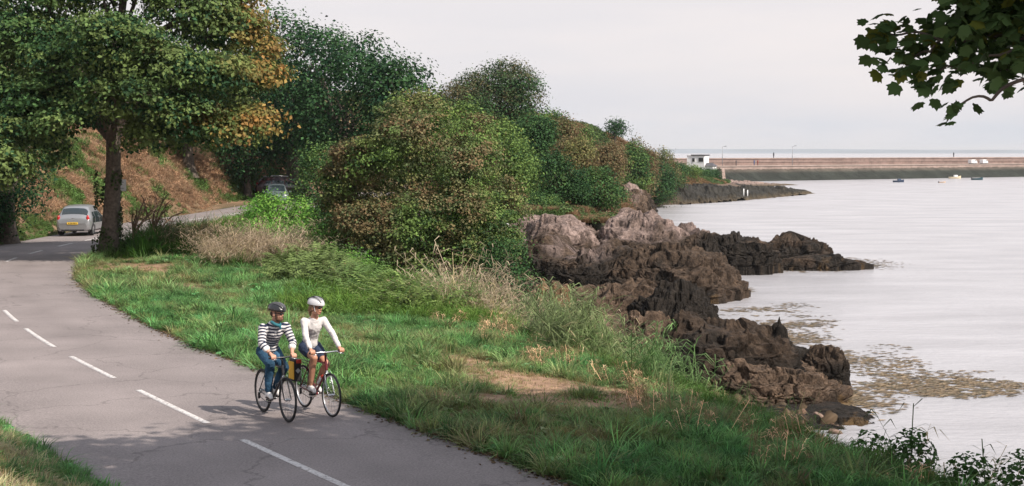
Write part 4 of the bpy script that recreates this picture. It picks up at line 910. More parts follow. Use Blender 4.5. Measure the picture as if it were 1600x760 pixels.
# dense corner mass
for i in range(900):
    c = aty(rs.normal(1575, 42), rs.normal(5, 42), rs.uniform(11.3, 12.8)); lv_p.append(np.array(c)); lv_d.append(rs.normal(0, .7, 3))
lv_p = np.array(lv_p); lv_d = np.array(lv_d); kp = 800 + F * lv_p[:, 0] / lv_p[:, 1] > 1343; lv_p = lv_p[kp] - [TX, TY, TZ]; lv_d = lv_d[kp]; nL = len(lv_p)
lc = np.array([.075, .13, .045]) * (1 + .25 * rs.normal(size=(nL, 1))); yl = rs.uniform(size=nL) < .14; lc[yl] = np.array([.14, .16, .03])
link('leaf_spray', maple_leaves(lv_p, lv_d, rs.uniform(.09, .155, nL), lc, rs), LEAF, near)
Vs, Qs, b_ = [], [], 0
for P_, rad in br:
    V = tube_arr(P_ - [TX, TY, TZ], rad, 6).reshape(-1, 3); Vs.append(V); Qs.append(grid_faces(30, 6, True) + b_); b_ += len(V)
link('branch', npmesh('branch', np.concatenate(Vs), np.concatenate(Qs), smooth=True), BARK, near)
# crown lobes above and beyond the frame, whose shade falls on road and grass
NL = [(-5.9, 4.8, 7.6, 2.0, 1.7, 1.0), (-7.9, 4.7, 7.8, 1.7, 1.5, .9), (-4.2, 3.6, 7.4, 1.8, 1.6, 1.0), (-7.0, 3.0, 7.6, 1.6, 1.6, 1.0), (-1.0, 0.4, 6.3, 2.2, 2.0, 1.2), (.9, 1.2, 6.9, 2.2, 2.4, 1.5), (-3.0, 1.5, 6.9, 2.0, 2.2, 1.2), (-5.0, 2.6, 7.4, 1.9, 2.2, 1.0), (-6.8, 3.2, 7.9, 1.5, 1.8, .9), (-1.5, 3.4, 8.1, 2.6, 2.4, 1.5), (2.2, 3.6, 7.4, 2.4, 2.4, 1.6), (2.6, 6.0, 7.6, 2.0, 2.2, 1.5), (4.0, .5, 7, 2.4, 2.4, 1.8), (.6, -.5, 9.5, 3, 3, 2), (-3.4, -1.2, 8.8, 2.4, 2.2, 1.4), (3.2, -3, 8, 3, 3, 2), (4.2, 6.5, 5.8, 1.8, 1.8, 1.3), (0, 6, 8.6, 2.4, 2.4, 1.3), (-2.6, 5, 8.6, 2.0, 2.0, 1.1), (-.3, 8.6, 8.8, 2.2, 2.2, 1.2), (2.4, 8.2, 9, 2.2, 2.2, 1.2), (-2.2, 7.6, 9, 1.8, 1.8, 1.0), (-5.0, 6.2, 8.2, 1.6, 1.6, .9)]
link('trunk', limbs(.34, 6.0, [l[:3] for l in NL if l[0] > -5 and l[2] > 6.5], 9, (.3, -.3, 6.0)), BARK, near)
link('crown', crown(NL, 6600, 15, .28, 88, 'dark', 'mid', None, sig=.42, flat=.4), LEAF, near)
# ------------------------------------------------------------------ ground cover (nobody could count it)
rg = np.random.default_rng(5)
def inview(x, y, z=0, m=60):
    px = 800 + F * x / np.maximum(y, .1); return (y > 4) & (px > -m - 1200 / np.maximum(y, 1)) & (px < 1600 + m + 1200 / np.maximum(y, 1))
G = (.135, .25, .072)
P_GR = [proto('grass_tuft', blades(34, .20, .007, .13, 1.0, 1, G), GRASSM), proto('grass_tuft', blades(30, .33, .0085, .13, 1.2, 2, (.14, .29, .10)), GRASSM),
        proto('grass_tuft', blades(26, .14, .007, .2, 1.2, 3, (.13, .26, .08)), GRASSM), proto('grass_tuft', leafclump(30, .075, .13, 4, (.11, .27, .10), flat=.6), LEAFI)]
def side(x, y):      # >0 seaward of the road edge, in metres along X
    return x - (road_c(y) + road_hw(y) * (1.0))
cx_at = lambda y: np.interp(y, ST[:, 0], ST[:, 5]); wx_at = lambda y: np.interp(y, ST[:, 0], ST[:, 9])
# verge
N = 105000; y = 9 + (100 - 9) * rg.uniform(size=N) ** 1.5; x = road_c(y) + road_hw(y) + rg.uniform(-.06, 1, N) * (cx_at(y) + 2.2 - road_c(y) - road_hw(y))
wid = (cx_at(y) + 2.2 - road_c(y) - road_hw(y)); dens_n = rg.uniform(size=N) < wid / 12
k = inview(x, y) & dens_n; x, y = x[k], y[k]
# edge fringe is uneven
e_ = side(x, y); k = e_ > .10 * fbm(xyz(x, y) / .7, 2, 3) - .02; x, y = x[k], y[k]
dr = dryness(x, y); nz = fbm(xyz(x, y) / 1.4, 3, 41); n2 = fbm(xyz(x, y) / .45, 2, 43)
bare = dr > .93; k = ~(bare & (rg.uniform(size=len(x)) < .55)); x, y, dr, nz, n2 = x[k], y[k], dr[k], nz[k], n2[k]
z = height(x, y); n = len(x)
edge_dark = np.exp(-side(x, y) / .5)
tint = np.ones((n, 3)) * (1 + .22 * nz[:, None] + .12 * rg.normal(size=(n, 1)))
green_shift = np.stack([1 + .35 * n2, 1 + .05 * n2, 1 + 0 * n2], -1); tint *= green_shift; tint *= rg.choice([.45, .75, 1.0, 1.3, 1.7], n, p=(.22, .2, .23, .2, .15))[:, None]
rs_ = rg.uniform(size=n) < .12 + .34 * sstep(-.15, .35, fbm(xyz(x, y) / .9, 3, 47)); dr = np.where(rs_, np.maximum(dr, rg.uniform(.4, .9, n)), dr)
st = np.array([3.0, 1.15, 1.9]); d3 = np.clip(dr * .9 + .25 * (n2 > .25), 0, 1)[:, None] * (rg.uniform(size=(n, 1)) < .85); tint = tint * (1 - d3) + st * (1 + .2 * rg.normal(size=(n, 1))) * d3
idx = rg.integers(0, 4, n); idx[dr > .5] = 2; idx[(idx == 3) & (rg.uniform(size=n) < .5)] = 1
lush = .58 + .42 * sstep(-.2, .5, nz) + .35 * edge_dark; lush[dr > .5] *= .6; lush *= np.where(rg.uniform(size=n) < .04, 1.7, 1.0)
print('verge tufts', n)
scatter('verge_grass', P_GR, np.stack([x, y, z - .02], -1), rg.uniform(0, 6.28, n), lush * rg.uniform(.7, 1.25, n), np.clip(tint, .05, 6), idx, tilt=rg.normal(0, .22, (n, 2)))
# taller seeded weeds and dock on the verge
# bank grass and dead bracken on the land side
P_BR = [proto('dead_bracken', leafclump(210, .085, .42, 11, (.38, .235, .145), flat=.5, up=.3), LEAFI), proto('dead_grass', blades(60, .55, .010, .3, 1.3, 12, (.46, .32, .20)), GRASSM),
        proto('green_fern', leafclump(200, .085, .4, 13, (.10, .18, .05), flat=.6), LEAFI), proto('grass_tuft', blades(50, .5, .010, .3, .9, 14, (.11, .16, .045)), GRASSM)]
N = 26000; y = rg.uniform(6, 124, N); c_ = road_c(y) - road_hw(y); x = c_ - .1 - rg.uniform(0, 1, N) ** 1.2 * 13
k = inview(x, y, m=150) & ((y > 50) | (y < 24)); sh_ = 2.6 * sstep(100, 106, y) * (1 - sstep(126, 132, y)); k &= (c_ - x) > sh_; x, y = x[k], y[k]; c_ = c_[k]
z = height(x, y); n = len(x); f = fbm(xyz(x, y, z * 1.5) / 3.0, 3, 51); d_ = c_ - x
px = 800 + F * x / y
g_ = sstep(-.06, .35, f + .35 * (d_ < .9) + .25 * (d_ > 6) + .30 * sstep(90, 0, px) + .25 * sstep(370, 400, px)); u_ = rg.uniform(size=n)
idx = np.where(u_ < g_, np.where(rg.uniform(size=n) < .5, 2, 3), np.where(rg.uniform(size=n) < .45, 0, 1))
tint = np.ones((n, 3)) * (1 + .25 * rg.normal(size=(n, 1)) * .7 + .2 * f[:, None])
scl = rg.uniform(.6, 1.15, n) * np.clip(.35 + d_ * .35, .35, 1.1)
near_ = y < 30; idx[near_ & (u_ < .5)] = 1; scl[near_] *= .42; 
scatter('bank_undergrowth', P_BR, np.stack([x, y, z - .05], -1), rg.uniform(0, 6.28, n), scl, np.clip(tint, .2, 2), idx, tilt=rg.normal(0, .3, (n, 2)))
# bottom left: short dry grass by the road
N = 5000; y = rg.uniform(13, 24, N); x = road_c(y) - road_hw(y) - rg.uniform(-.05, 3.4, N); z = height(x, y); f = fbm(xyz(x, y) / .8, 3, 9)
t_ = np.where((f > .12)[:, None] | ((road_c(y) - road_hw(y) - x) < .3)[:, None], [1, 1, 1.], [3.4, 1.5, 2.6]) * (1 + .2 * rg.normal(size=(N, 1)))
scatter('roadside_grass', P_GR, np.stack([x, y, z - .02], -1), rg.uniform(0, 6.28, N), rg.uniform(.35, .8, N), np.clip(t_, .05, 6), rg.integers(0, 4, N), tilt=rg.normal(0, .15, (N, 2)))
# slope between verge and shore: brambles, ferns, reeds
def fern(seed, L=.62, nf=7, col=(.10, .165, .05)):
    r = np.random.default_rng(seed); V, Q, Cc = [], [], []; b = 0
    for i in range(nf):
        a = i / nf * 6.28 + r.normal(0, .3); dx, dy = math.cos(a), math.sin(a); l = L * r.uniform(.7, 1.1)
        for s in range(11):
            t = (s + 1) / 11; off = l * t; z = l * (1.9 * t - 1.3 * t * t) ; wdt = .26 * l * (1 - t) ** .8 * min(1, t * 4 + .3)
            c = np.array(col) * (1 + .2 * r.normal())
            for sg in (-1, 1):
                bx, by, bz = dx * off, dy * off, z; tx, ty = bx - dy * sg * wdt + dx * .05, by + dx * sg * wdt + dy * .05; hw_ = .026 * l / .6
                V += [(bx - dx * hw_, by - dy * hw_, bz), (bx + dx * hw_, by + dy * hw_, bz), (tx, ty, bz - .25 * wdt)]; Q.append((b, b + 1, b + 2)); b += 3; Cc += [c] * 3
    return npmesh('fern', V, None, Q, col=np.clip(Cc, .01, 1))
def reed(seed, h=1.5, n=6, col=(.16, .20, .09), dead=False, lean=.35):
    r = np.random.default_rng(seed); V, Q, Cc = [], [], []; b = 0
    for i in range(n):
        x, y = r.normal(0, .16, 2); hh = h * r.uniform(.6, 1.1); la = r.uniform(0, 6.28); lx, ly = math.cos(la) * lean * r.uniform(.2, 1.5), math.sin(la) * lean * r.uniform(.2, 1.5)
        c = np.array(col if r.uniform() > .35 else (.42, .34, .20)) * (1 + .15 * r.normal())
        for s in range(3):
            t0, t1 = s / 3, (s + 1) / 3; p0 = np.array([x + lx * t0 ** 1.5 * hh, y + ly * t0 ** 1.5 * hh, hh * t0]); p1 = np.array([x + lx * t1 ** 1.5 * hh, y + ly * t1 ** 1.5 * hh, hh * t1])
            w = np.array([-ly, lx, 0]) + .01; w = w / np.linalg.norm(w) * .007
            V += [p0 - w, p0 + w, p1 + w, p1 - w]; Q.append((b, b + 1, b + 2, b + 3)); b += 4; Cc += [c * 1.1] * 4
        for q in range(9):
            t = r.uniform(.3, 1.0); p = np.array([x + lx * t ** 1.5 * hh, y + ly * t ** 1.5 * hh, hh * t]); a = r.uniform(0, 6.28); l = r.uniform(.35, .6) * h / 1.5; d = np.array([math.cos(a), math.sin(a), 0]); sd = np.array([-d[1], d[0], 0]) * .014 * h / 1.5
            m1 = p + d * l * .5 + np.array([0, 0, .22 * l]); m2 = p + d * l * .95 + np.array([0, 0, r.uniform(-.35, .2) * l]); c2 = c * (1 + .2 * r.normal())
            V += [p - sd * .5, p + sd * .5, m1 + sd, m1 - sd, m2]; Q.append((b, b + 1, b + 2, b + 3)); Q.append((b + 3, b + 2, b + 4, b + 4)); b += 5; Cc += [c2] * 5
    Q = np.array(Q); tri = Q[:, 2] == Q[:, 3]
    return npmesh('reed', V, Q[~tri], Q[tri][:, :3], col=np.clip(Cc, .01, 1))
P_SL = [proto('bramble_spray', leafclump(110, .10, .4, 21, (.06, .10, .028), flat=.6), LEAFI), proto('fern', fern(22), LEAFI), proto('fern', fern(23, .8, 8, (.13, .18, .06)), LEAFI),
        proto('reed', reed(24), GRASSM), proto('reed', reed(25, 1.3, 7, (.13, .19, .07), lean=.6), GRASSM), proto('dead_reed', reed(26, 1.2, 9, (.42, .34, .24), lean=1.1), GRASSM), proto('weed_stem', reed(27, 1.0, 8, (.09, .08, .04), lean=.2), GRASSM),
        proto('grass_tuft', blades(70, .62, .009, .35, 1.0, 28, (.12, .19, .05)), GRASSM)]
pts, ii, sc_, tt = [], [], [], []
def put(x, y, i, s, t=(1, 1, 1), dz=-.03):
    z = height(x, y); m = len(x); pts.append(np.stack([x, y, z + dz], -1)); ii.append(np.full(m, i) if np.isscalar(i) else i); sc_.append(s * rg.uniform(.55, 1.35, m)); tt.append(np.array(t) * (1 + .18 * rg.normal(size=(m, 1))))
def area(n, y0, y1, f0, f1):     # fraction between crest (0) and water line (1)
    y = rg.uniform(y0, y1, n); x = cx_at(y) + (wx_at(y) - cx_at(y)) * rg.uniform(f0, f1, n); return x, y
def patch(n, px0, px1, Y0, Y1, shift=0):
    y = rg.uniform(Y0, Y1, n); return (rg.uniform(px0, px1, n) - 800) / F * y + shift, y
x, y = area(5200, 28, 100, .0, .38); put(x, y, 0, np.where(y > 48, .9, .5))
x, y = area(2600, 28, 100, -.05, .30); put(x, y, 7, np.full(len(x), .5))
x, y = area(900, 10, 28, .0, .5); put(x, y, 0, np.full(len(x), .6)); x, y = area(1500, 10, 28, -.03, .35); put(x, y, 7, np.full(len(x), .55), (.8, .95, .8))
x, y = patch(110, 520, 700, 42, 51); put(x, y, 1, np.full(len(x), 1.1)); x, y = patch(520, 470, 705, 41, 52); put(x, y, 0, np.full(len(x), .75), (1.7, 2.1, 1.4)); x, y = patch(80, 560, 710, 39, 47); put(x, y, 2, np.full(len(x), .95), (1.15, 1.15, 1)); x, y = patch(500, 440, 860, 38, 52); put(x, y, 7, np.full(len(x), .8), (1.1, 1.2, .9)); x, y = patch(260, 480, 760, 38, 50); put(x, y, 0, np.full(len(x), .8), (1.6, 1.7, 1.4))
P_X = None
yy = 16 + 36 * rg.uniform(size=260) ** 1.3; xx = road_c(yy) + road_hw(yy) + .15 + rg.exponential(.7, 260); put(xx, yy, 0, np.full(260, .34), (1.9, 2.2, 1.7))
yy = 18 + 34 * rg.uniform(size=110); xx = cx_at(yy) - rg.uniform(0, 2.2, 110); put(xx, yy, 6, np.full(110, .42), (2.6, 2.0, 2.2))
x, y = patch(160, 430, 540, 46, 53); put(x, y, 2, np.full(len(x), .9))
# reeds on the slope toward the rocks
x, y = patch(190, 850, 1010, 32, 43); put(x, y, np.where(rg.uniform(size=190) < .6, 3, 4), np.full(190, .95), (1.15, 1.15, 1.15)); x, y = patch(26, 1000, 1112, 26.5, 31); put(x, y, np.where(rg.uniform(size=26) < .6, 3, 4), np.full(26, .8), (.8, 1.05, .9)) 
x, y = patch(200, 690, 870, 42, 50); put(x, y, np.where(rg.uniform(size=200) < .6, 5, 4), np.full(200, 1.0))
x = rg.uniform(size=50); y = rg.uniform(22, 31, 50); put(cx_at(y) + .1 + x * 1.2, y, np.where(rg.uniform(size=50) < .5, 3, 4), np.full(50, .5), (1.1, 1.2, 1.0))
# dead reed bed and dark weeds right of the sycamore
x, y = patch(480, 325, 470, 51, 60, .0); k = side(x, y) > 1.5; put(x[k], y[k], np.where(rg.uniform(size=k.sum()) < .55, 5, 7), np.full(k.sum(), .8) * rg.uniform(.5, 1.2, k.sum()), (.95, .93, .95)); x, y = patch(240, 215, 350, 56, 63); k = side(x, y) > 1.0; put(x[k], y[k], 7, np.full(k.sum(), 1.5), (.45, .72, .55))
x, y = patch(120, 240, 350, 56, 62); k = side(x, y) > 1.0; put(x[k], y[k], 6, np.full(k.sum(), .95))
x, y = patch(70, 150, 240, 55.5, 60); k = side(x, y) > .6; put(x[k], y[k], 7, np.full(k.sum(), 1.0), (.5, .72, .5))
x, y = patch(900, 215, 420, 60, 88); k = (side(x, y) > .4); put(x[k], y[k], 7, np.full(k.sum(), .8), (.95, 1.1, .7))
pts = np.concatenate(pts); n = len(pts)
scatter('slope_undergrowth', P_SL, pts, rg.uniform(0, 6.28, n), np.concatenate(sc_), np.clip(np.concatenate(tt), .1, 3), np.concatenate(ii), tilt=rg.normal(0, .24, (n, 2)))
# hill scrub beyond
P_HL = [proto('scrub', leafclump(120, .30, 1.0, 31, (.08, .13, .045), flat=.5), LEAFI), proto('scrub', leafclump(120, .28, .9, 32, (.19, .12, .06), flat=.45), LEAFI), proto('dry_grass', blades(90, .8, .03, .8, 1.0, 33, (.27, .175, .10)), GRASSM)]
N = 15000; y = 100 + 245 * rg.uniform(size=N) ** 1.1; hx_ = np.interp(y, ST[:, 0], ST[:, 3]); x = hx_ - 16 + rg.uniform(size=N) * (cx_at(y) + 2.0 - hx_ + 16); k = x > -10; x, y, hx_ = x[k], y[k], hx_[k]; n = len(x); z = height(x, y)
f = fbm(xyz(x, y) / 9, 3, 61); u_ = rg.uniform(size=n); idx = np.where(u_ < sstep(-.1, .3, f), 0, np.where(rg.uniform(size=n) < .5, 1, 2)); nearc = (cx_at(y) - x) < 2.6; idx[nearc & (y < 200) & (u_ < .9)] = 2
sc = rg.uniform(.5, 1.1, n) * np.where(idx == 2, .75, .8); sc[y < 125] *= .7
scatter('hill_scrub', P_HL, np.stack([x, y, z - .1], -1), rg.uniform(0, 6.28, n), sc, np.clip(1 + .22 * rg.normal(size=(n, 1)) * np.ones(3), .3, 2), idx, tilt=rg.normal(0, .15, (n, 2)))
# dry grass cap over the pink ledge and crag
y = rg.uniform(98, 106, 1500); x = rg.uniform(.0, 8.8, 1500); ok = (x > 3.9) | (y > 100); x, y = x[ok], y[ok]; z = height(x, y)
scatter('cliff_top_grass', P_HL, np.stack([x, y, np.maximum(z, -.6)], -1), rg.uniform(0, 6.28, len(x)), rg.uniform(.35, .65, len(x)), np.clip(1.05 + .2 * rg.normal(size=(len(x), 1)) * np.ones(3), .3, 2), np.where(rg.uniform(size=len(x)) < .88, 2, 0))
# fallen leaves and crumbs along the road edge
N = 5000; y = 16 + 45 * rg.uniform(size=N) ** 1.4; off = rg.exponential(.10, N) - .02; x = road_c(y) + road_hw(y) - off; z = road_z(y) + .016
r2 = np.random.default_rng(9); c3 = np.stack([x, y, z], -1)
cl = np.array([.13, .085, .05]) * (1 + .4 * r2.normal(size=(N, 1)))
tag(link('leaf_litter', leaves(c3, np.tile([0, 0, 2.5], (N, 1)), r2.uniform(.025, .085, N), cl, r2, name='leaf_litter'), LEAF), kind='stuff')
# floating seaweed: streaky flat wracks on the water
r3 = np.random.default_rng(10)
def weedpatch(n, px0, px1, py0, py1, seed, thr, big=.3):
    n = int(n * .8); px = r3.uniform(px0, px1, n); py = r3.uniform(py0, py1, n)
    cx_, cy_ = (px0 + px1) / 2, (py0 + py1) / 2; rr = np.sqrt(((px - cx_) / (px1 - px0) * 2) ** 2 + ((py - cy_) / (py1 - py0) * 2) ** 2)
    Y = F * (HC - WZ) / (py - 238); X = (px - 800) / F * Y
    f = fbm(xyz(X / 3.2, Y / 2.2), 3, seed); g = ridged(xyz(X / .9, Y / .7), 3, seed + 30); pr = np.clip((f - .7 * np.clip(rr - .3, 0, 2) - thr) * 1.7 + .22, 0, 1) ** 1.5 * (1 - sstep(.55, 1.0, rr)) * .8; k = (g + .4 * f > -.02) & (r3.uniform(size=n) < pr); return X[k], Y[k]
allx, ally = [], []
for a in ((17000, 1080, 1340, 465, 565, 1, -.42), (15000, 1240, 1680, 574, 630, 2, -.42), (5000, 1300, 1480, 520, 640, 3, .1), (9000, 1150, 1440, 600, 655, 4, -.3), (5000, 1230, 1400, 535, 590, 5, -.3), (9000, 1120, 1430, 400, 428, 6, -.9), (8000, 990, 1190, 442, 466, 7, -1.2), (2500, 1120, 1480, 610, 690, 8, .1), (2500, 1000, 1200, 425, 470, 9, .0)):
    X, Y = weedpatch(*a[:6], a[6]); allx.append(X); ally.append(Y)
X, Y = np.concatenate(allx), np.concatenate(ally); N = len(X); print('weed', N)
an = r3.normal(.15, .25, N); L = r3.uniform(.05, .24, N); Wd = L * r3.uniform(.15, .7, N); ca, sa = np.cos(an), np.sin(an); zz = WZ + .006 + .004 * r3.uniform(size=N)
V = np.stack([np.stack([X - L * ca, Y - L * sa, zz], -1), np.stack([X + Wd * sa, Y - Wd * ca, zz + .012], -1), np.stack([X + L * ca, Y + L * sa, zz], -1), np.stack([X - Wd * sa, Y + Wd * ca, zz + .012], -1)], 1).reshape(-1, 3)
kk = np.arange(N)[:, None] * 4; T = np.concatenate([kk + [0, 1, 2], kk + [0, 2, 3]])
bb = r3.uniform(size=(N, 1)); cl = np.where(bb < .5, np.array([[.17, .115, .06]]), np.where(bb < .8, np.array([[.11, .085, .04]]), np.array([[.23, .16, .085]]))) * (1 + .25 * r3.normal(size=(N, 1)))
tag(link('floating_seaweed', npmesh('floating_seaweed', V, None, T, col=np.repeat(np.clip(cl, .02, 1), 4, 0)), colmat('wrack', rough=.45, bump=0, namt=.2, spec=.5)), kind='stuff')
# lone plants cut out against the water at the right end of the verge
lone = [(1425, 708, 19.6, 3, .7, 'tall reed with drooping leaves and a leafy bush at its foot, against the water'), (1515, 745, 18.4, 4, .62, 'hooked reed with drooping top, second from the right edge of the verge'),
        (1360, 700, 21, 3, .5, 'short reed just left of the tall one against the water'), (1590, 800, 17.4, 3, .5, 'reed blades cut by the right edge of the picture')]
for px_, py_, Y_, pi_, s_, lb in lone:
    X_, _, _ = aty(px_, py_, Y_); g_ = float(height(X_, Y_)); e_ = empty('reed_plant', (X_, Y_, g_ - .05), rg.uniform(0, 6), lb, 'reed', 'reeds at the right end of the verge')
    h_ = reed(100 + px_, 1.25 * s_ / .8, 4, (.05, .085, .03), lean=.3); link('stem', h_, LEAF, e_)
    link('foot_leaves', leafclump(620, .085, .36, px_, (.06, .13, .035), flat=1.5), LEAF, e_)

# loose stones on the beach, too many to count
def stone(seed, col):
    th = np.linspace(0, 6.283, 12, endpoint=False); ph = np.linspace(-1, 1, 8); PH, TH = np.meshgrid(ph, th, indexing='ij'); r = np.sqrt(np.clip(1 - PH ** 2, 0, 1)); p = np.stack([r * np.cos(TH), r * np.sin(TH), PH * .6], -1)
    p = p * (1 + .5 * fbm(p * 1.3 + seed, 3, seed)[..., None] + .35 * (worley(p * 1.4 + seed, seed)[2][..., None] - .5)); return npmesh('stone', p.reshape(-1, 3), grid_faces(8, 12, True)[:, ::-1], col=np.tile(col, (96, 1)) * (1 + .25 * r2.normal(size=(96, 1))))
P_ST = [proto('stone', stone(k, c), leafmat('stone_scatter', inst=True, transl=0, rough=.85) if k == 0 else bpy.data.materials['stone_scatter']) for k, c in enumerate(((.16, .10, .07), (.06, .045, .03), (.17, .12, .095), (.10, .07, .045)))]
N = 5200; y = rg.uniform(28, 125, N) ; f0 = rg.uniform(.55, 1.12, N); x = cx_at(y) + (wx_at(y) - cx_at(y)) * f0; z = height(x, y)
scatter('shore_stones', P_ST, np.stack([x, y, z + .02], -1), rg.uniform(0, 6.28, N), .06 + rg.exponential(.09, N).clip(0, .32), 1 + .2 * rg.normal(size=(N, 1)) * np.ones(3), rg.choice(4, N, p=(.35, .3, .1, .25)), tilt=rg.normal(0, .5, (N, 2)))
# ------------------------------------------------------------------ cars
def glassmat(name, c=(.02, .03, .035)):
    m = pmat(name, c, .06, spec=1.0); return m
CGL = glassmat('car_glass'); TYRE = pmat('tyre_rubber', (.02, .02, .022), .85); RIM = pmat('alloy', (.55, .56, .58), .35, .8); RED = pmat('tail_lens', (.45, .02, .02), .15, spec=.8)
CLR = pmat('clear_lens', (.75, .75, .78), .15); BLK = pmat('black_plastic', (.025, .025, .028), .6); YEL = pmat('plate_yellow', (.85, .55, .06), .5); INK = pmat('plate_ink', (.02, .02, .02), .5)
# stations: x, zb, half width low, half width shoulder, shoulder z, roof half width, roof z
HATCH = [(-1.86, .34, .66, .64, .62, .55, .66), (-1.80, .26, .76, .75, .78, .62, .86), (-1.72, .24, .79, .78, .90, .60, 1.00), (-1.56, .23, .81, .80, .94, .58, 1.26), (-1.38, .22, .82, .81, .95, .56, 1.44), (-1.0, .21, .83, .82, .95, .57, 1.52),
         (-.3, .21, .83, .82, .94, .58, 1.55), (.25, .21, .83, .82, .93, .57, 1.50), (.70, .21, .83, .81, .92, .54, 1.28), (1.12, .22, .82, .79, .90, .55, .99), (1.45, .23, .80, .74, .82, .50, .88), (1.72, .26, .74, .66, .68, .45, .74), (1.86, .34, .60, .56, .56, .40, .60)]
def body_surface(st, L, Wd, H):
    s = np.array(st); 
    def prof(k):
        x, zb, wl, ws, zs, wr, zr = [v for v in k]
        hp = [(0, zb), (wl * .85, zb), (wl, zb + .10), (wl + .015, zb + (zs - zb) * .55), (ws, zs), (ws + (wr - ws) * .5, zs + (zr - zs) * .52), (wr + .01, zr - .045), (wr * .85, zr - .008), (wr * .45, zr + .012), (0, zr + .02)]
        hp = np.array(hp); full = np.concatenate([hp[:-1], [hp[-1]], hp[:-1][::-1] * [-1, 1]])
        return np.stack([np.full(len(full), x), full[:, 0], full[:, 1]], -1)
    u0 = np.linspace(0, 1, len(s)); xs = s[:, 0]; xi = np.concatenate([np.linspace(xs[i], xs[i + 1], 4, endpoint=False) for i in range(len(xs) - 1)] + [[xs[-1]]])
    S = np.stack([xi] + [smooth_interp(xi, xs, s[:, k]) for k in range(1, 7)], -1)
    G_ = np.array([prof(k) for k in S])      # n, m, 3
    G_[..., 0] *= L / 3.72; G_[..., 1] *= Wd / 1.66; G_[..., 2] *= H / 1.57
    return xi, G_
def car(label, X, Y, Z, yaw, paint, L=3.72, Wd=1.66, H=1.49, group=None, rails=False, pillar=None, category='car'):
    e = empty('car', (X, Y, Z), yaw, label, category, group)
    xi, G_ = body_surface(HATCH, L, Wd, H); n, m = G_.shape[:2]; sx_, sy_, sz_ = L / 3.72, Wd / 1.66, H / 1.57
    V = G_.reshape(-1, 3); Q = grid_faces(n, m, True)[:, ::-1]; endA = list(range(m)); 
    V = np.concatenate([V, [G_[0].mean(0)], [G_[-1].mean(0)]]); j = np.arange(m)
    T = np.concatenate([np.stack([j, (j + 1) % m, j * 0 + n * m], -1), np.stack([(n - 1) * m + (j + 1) % m, (n - 1) * m + j, j * 0 + n * m + 1], -1)])
    b = link('body', npmesh('body', V, Q, T, smooth=True), paint, e); b.data.set_sharp_from_angle(angle=R(40))
    me_c = np.array([0, 0, .8])
    def patch(name, x0, x1, v0, v1, mat, par=e, off=.008, nu=8, nv=5, trim=None):
        """a panel lying on the body surface; v in profile index units"""
        uu = np.linspace(x0, x1, nu); vv = np.linspace(v0, v1, nv); Pp = np.zeros((nu, nv, 3))
        for a, x_ in enumerate(uu):
            lo = trim(a / (nu - 1)) if trim else (0, 1)
            i = min(max(np.searchsorted(xi, x_) - 1, 0), n - 2); t = (x_ - xi[i]) / (xi[i + 1] - xi[i]); row = G_[i] * (1 - t) + G_[i + 1] * t
            for c_, v_ in enumerate(vv):
                v_ = v0 + (v1 - v0) * (lo[0] + (lo[1] - lo[0]) * c_ / (nv - 1)); k = int(v_); f = v_ - k; Pp[a, c_] = row[k % m] * (1 - f) + row[(k + 1) % m] * f
        Nn = np.cross(np.gradient(Pp, axis=0), np.gradient(Pp, axis=1)); Nn /= np.linalg.norm(Nn, axis=-1, keepdims=True) + 1e-9
        sg = np.sign((Nn * (Pp - np.array([Pp[..., 0].mean() * .8, 0, .7]))).sum()); Pp = Pp + Nn * sg * off
        F_ = grid_faces(nu, nv); F_ = F_ if sg > 0 else F_[:, ::-1]
        return link(name, npmesh(name, Pp.reshape(-1, 3), F_, smooth=True), mat, par)
    M = m; R_ = lambda v: M - v          # mirrored side: profile runs 0..9 right(+y), 9..17 left
    patch('rear_window', -1.66, -1.43, 6.35, R_(6.35), CGL, nu=8, nv=12)
    patch('windscreen', .33, 1.06, 6.1, R_(6.1), CGL, nu=10, nv=12)
    tr_r = lambda s: (0, 1 - .0 * s)
    for v0, v1 in ((4.15, 5.85), (R_(4.15), R_(5.85))):
        patch('side_window', -1.28, -.82, v0, v1, CGL, trim=lambda s: (0, min(1, .35 + 1.4 * s)))
        patch('side_window', -.74, .02, v0, v1, CGL); patch('side_window', .10, .80, v0, v1, CGL, trim=lambda s: (0, 1 - .75 * s ** 1.5))
        patch('door_line', -.79, -.765, 1.5 if v0 < 9 else R_(1.5), v0, BLK, off=.004); patch('door_line', .05, .07, 1.5 if v0 < 9 else R_(1.5), v0, BLK, off=.004)
        patch('sill', -.95, .95, 1.2 if v0 < 9 else R_(1.2), 2.05 if v0 < 9 else R_(2.05), BLK, off=.006)
    for s in (1, -1):
        y0 = s * .62 * sy_
        # lamps follow the corner of the tail
        bm = bmesh.new(); bmesh.ops.create_uvsphere(bm, u_segments=14, v_segments=10, radius=1)
        for v in bm.verts: v.co = Vector((v.co.x * .08, v.co.y * .085, v.co.z * .20))
        me = bpy.data.meshes.new('tail_light'); bm.to_mesh(me); bm.free(); o = link('tail_light', me, RED, e, True); o.location = (-1.715 * sx_, s * .70 * sy_, .86 * sz_)
        bm = bmesh.new(); bmesh.ops.create_uvsphere(bm, u_segments=14, v_segments=10, radius=1)
        for v in bm.verts: v.co = Vector((v.co.x * .22, v.co.y * .13, v.co.z * .11))
        me = bpy.data.meshes.new('headlight'); bm.to_mesh(me); bm.free(); o = link('headlight', me, CLR, e, True); o.location = (1.56 * sx_, s * .55 * sy_, .68 * sz_)
        mi = lbox('door_mirror', .62 * sx_, .78 * sx_, s * .86 * sy_ if s > 0 else s * 1.04 * sy_, s * 1.04 * sy_ if s > 0 else s * .86 * sy_, .92 * sz_, 1.06 * sz_, paint, e, bev=.04)
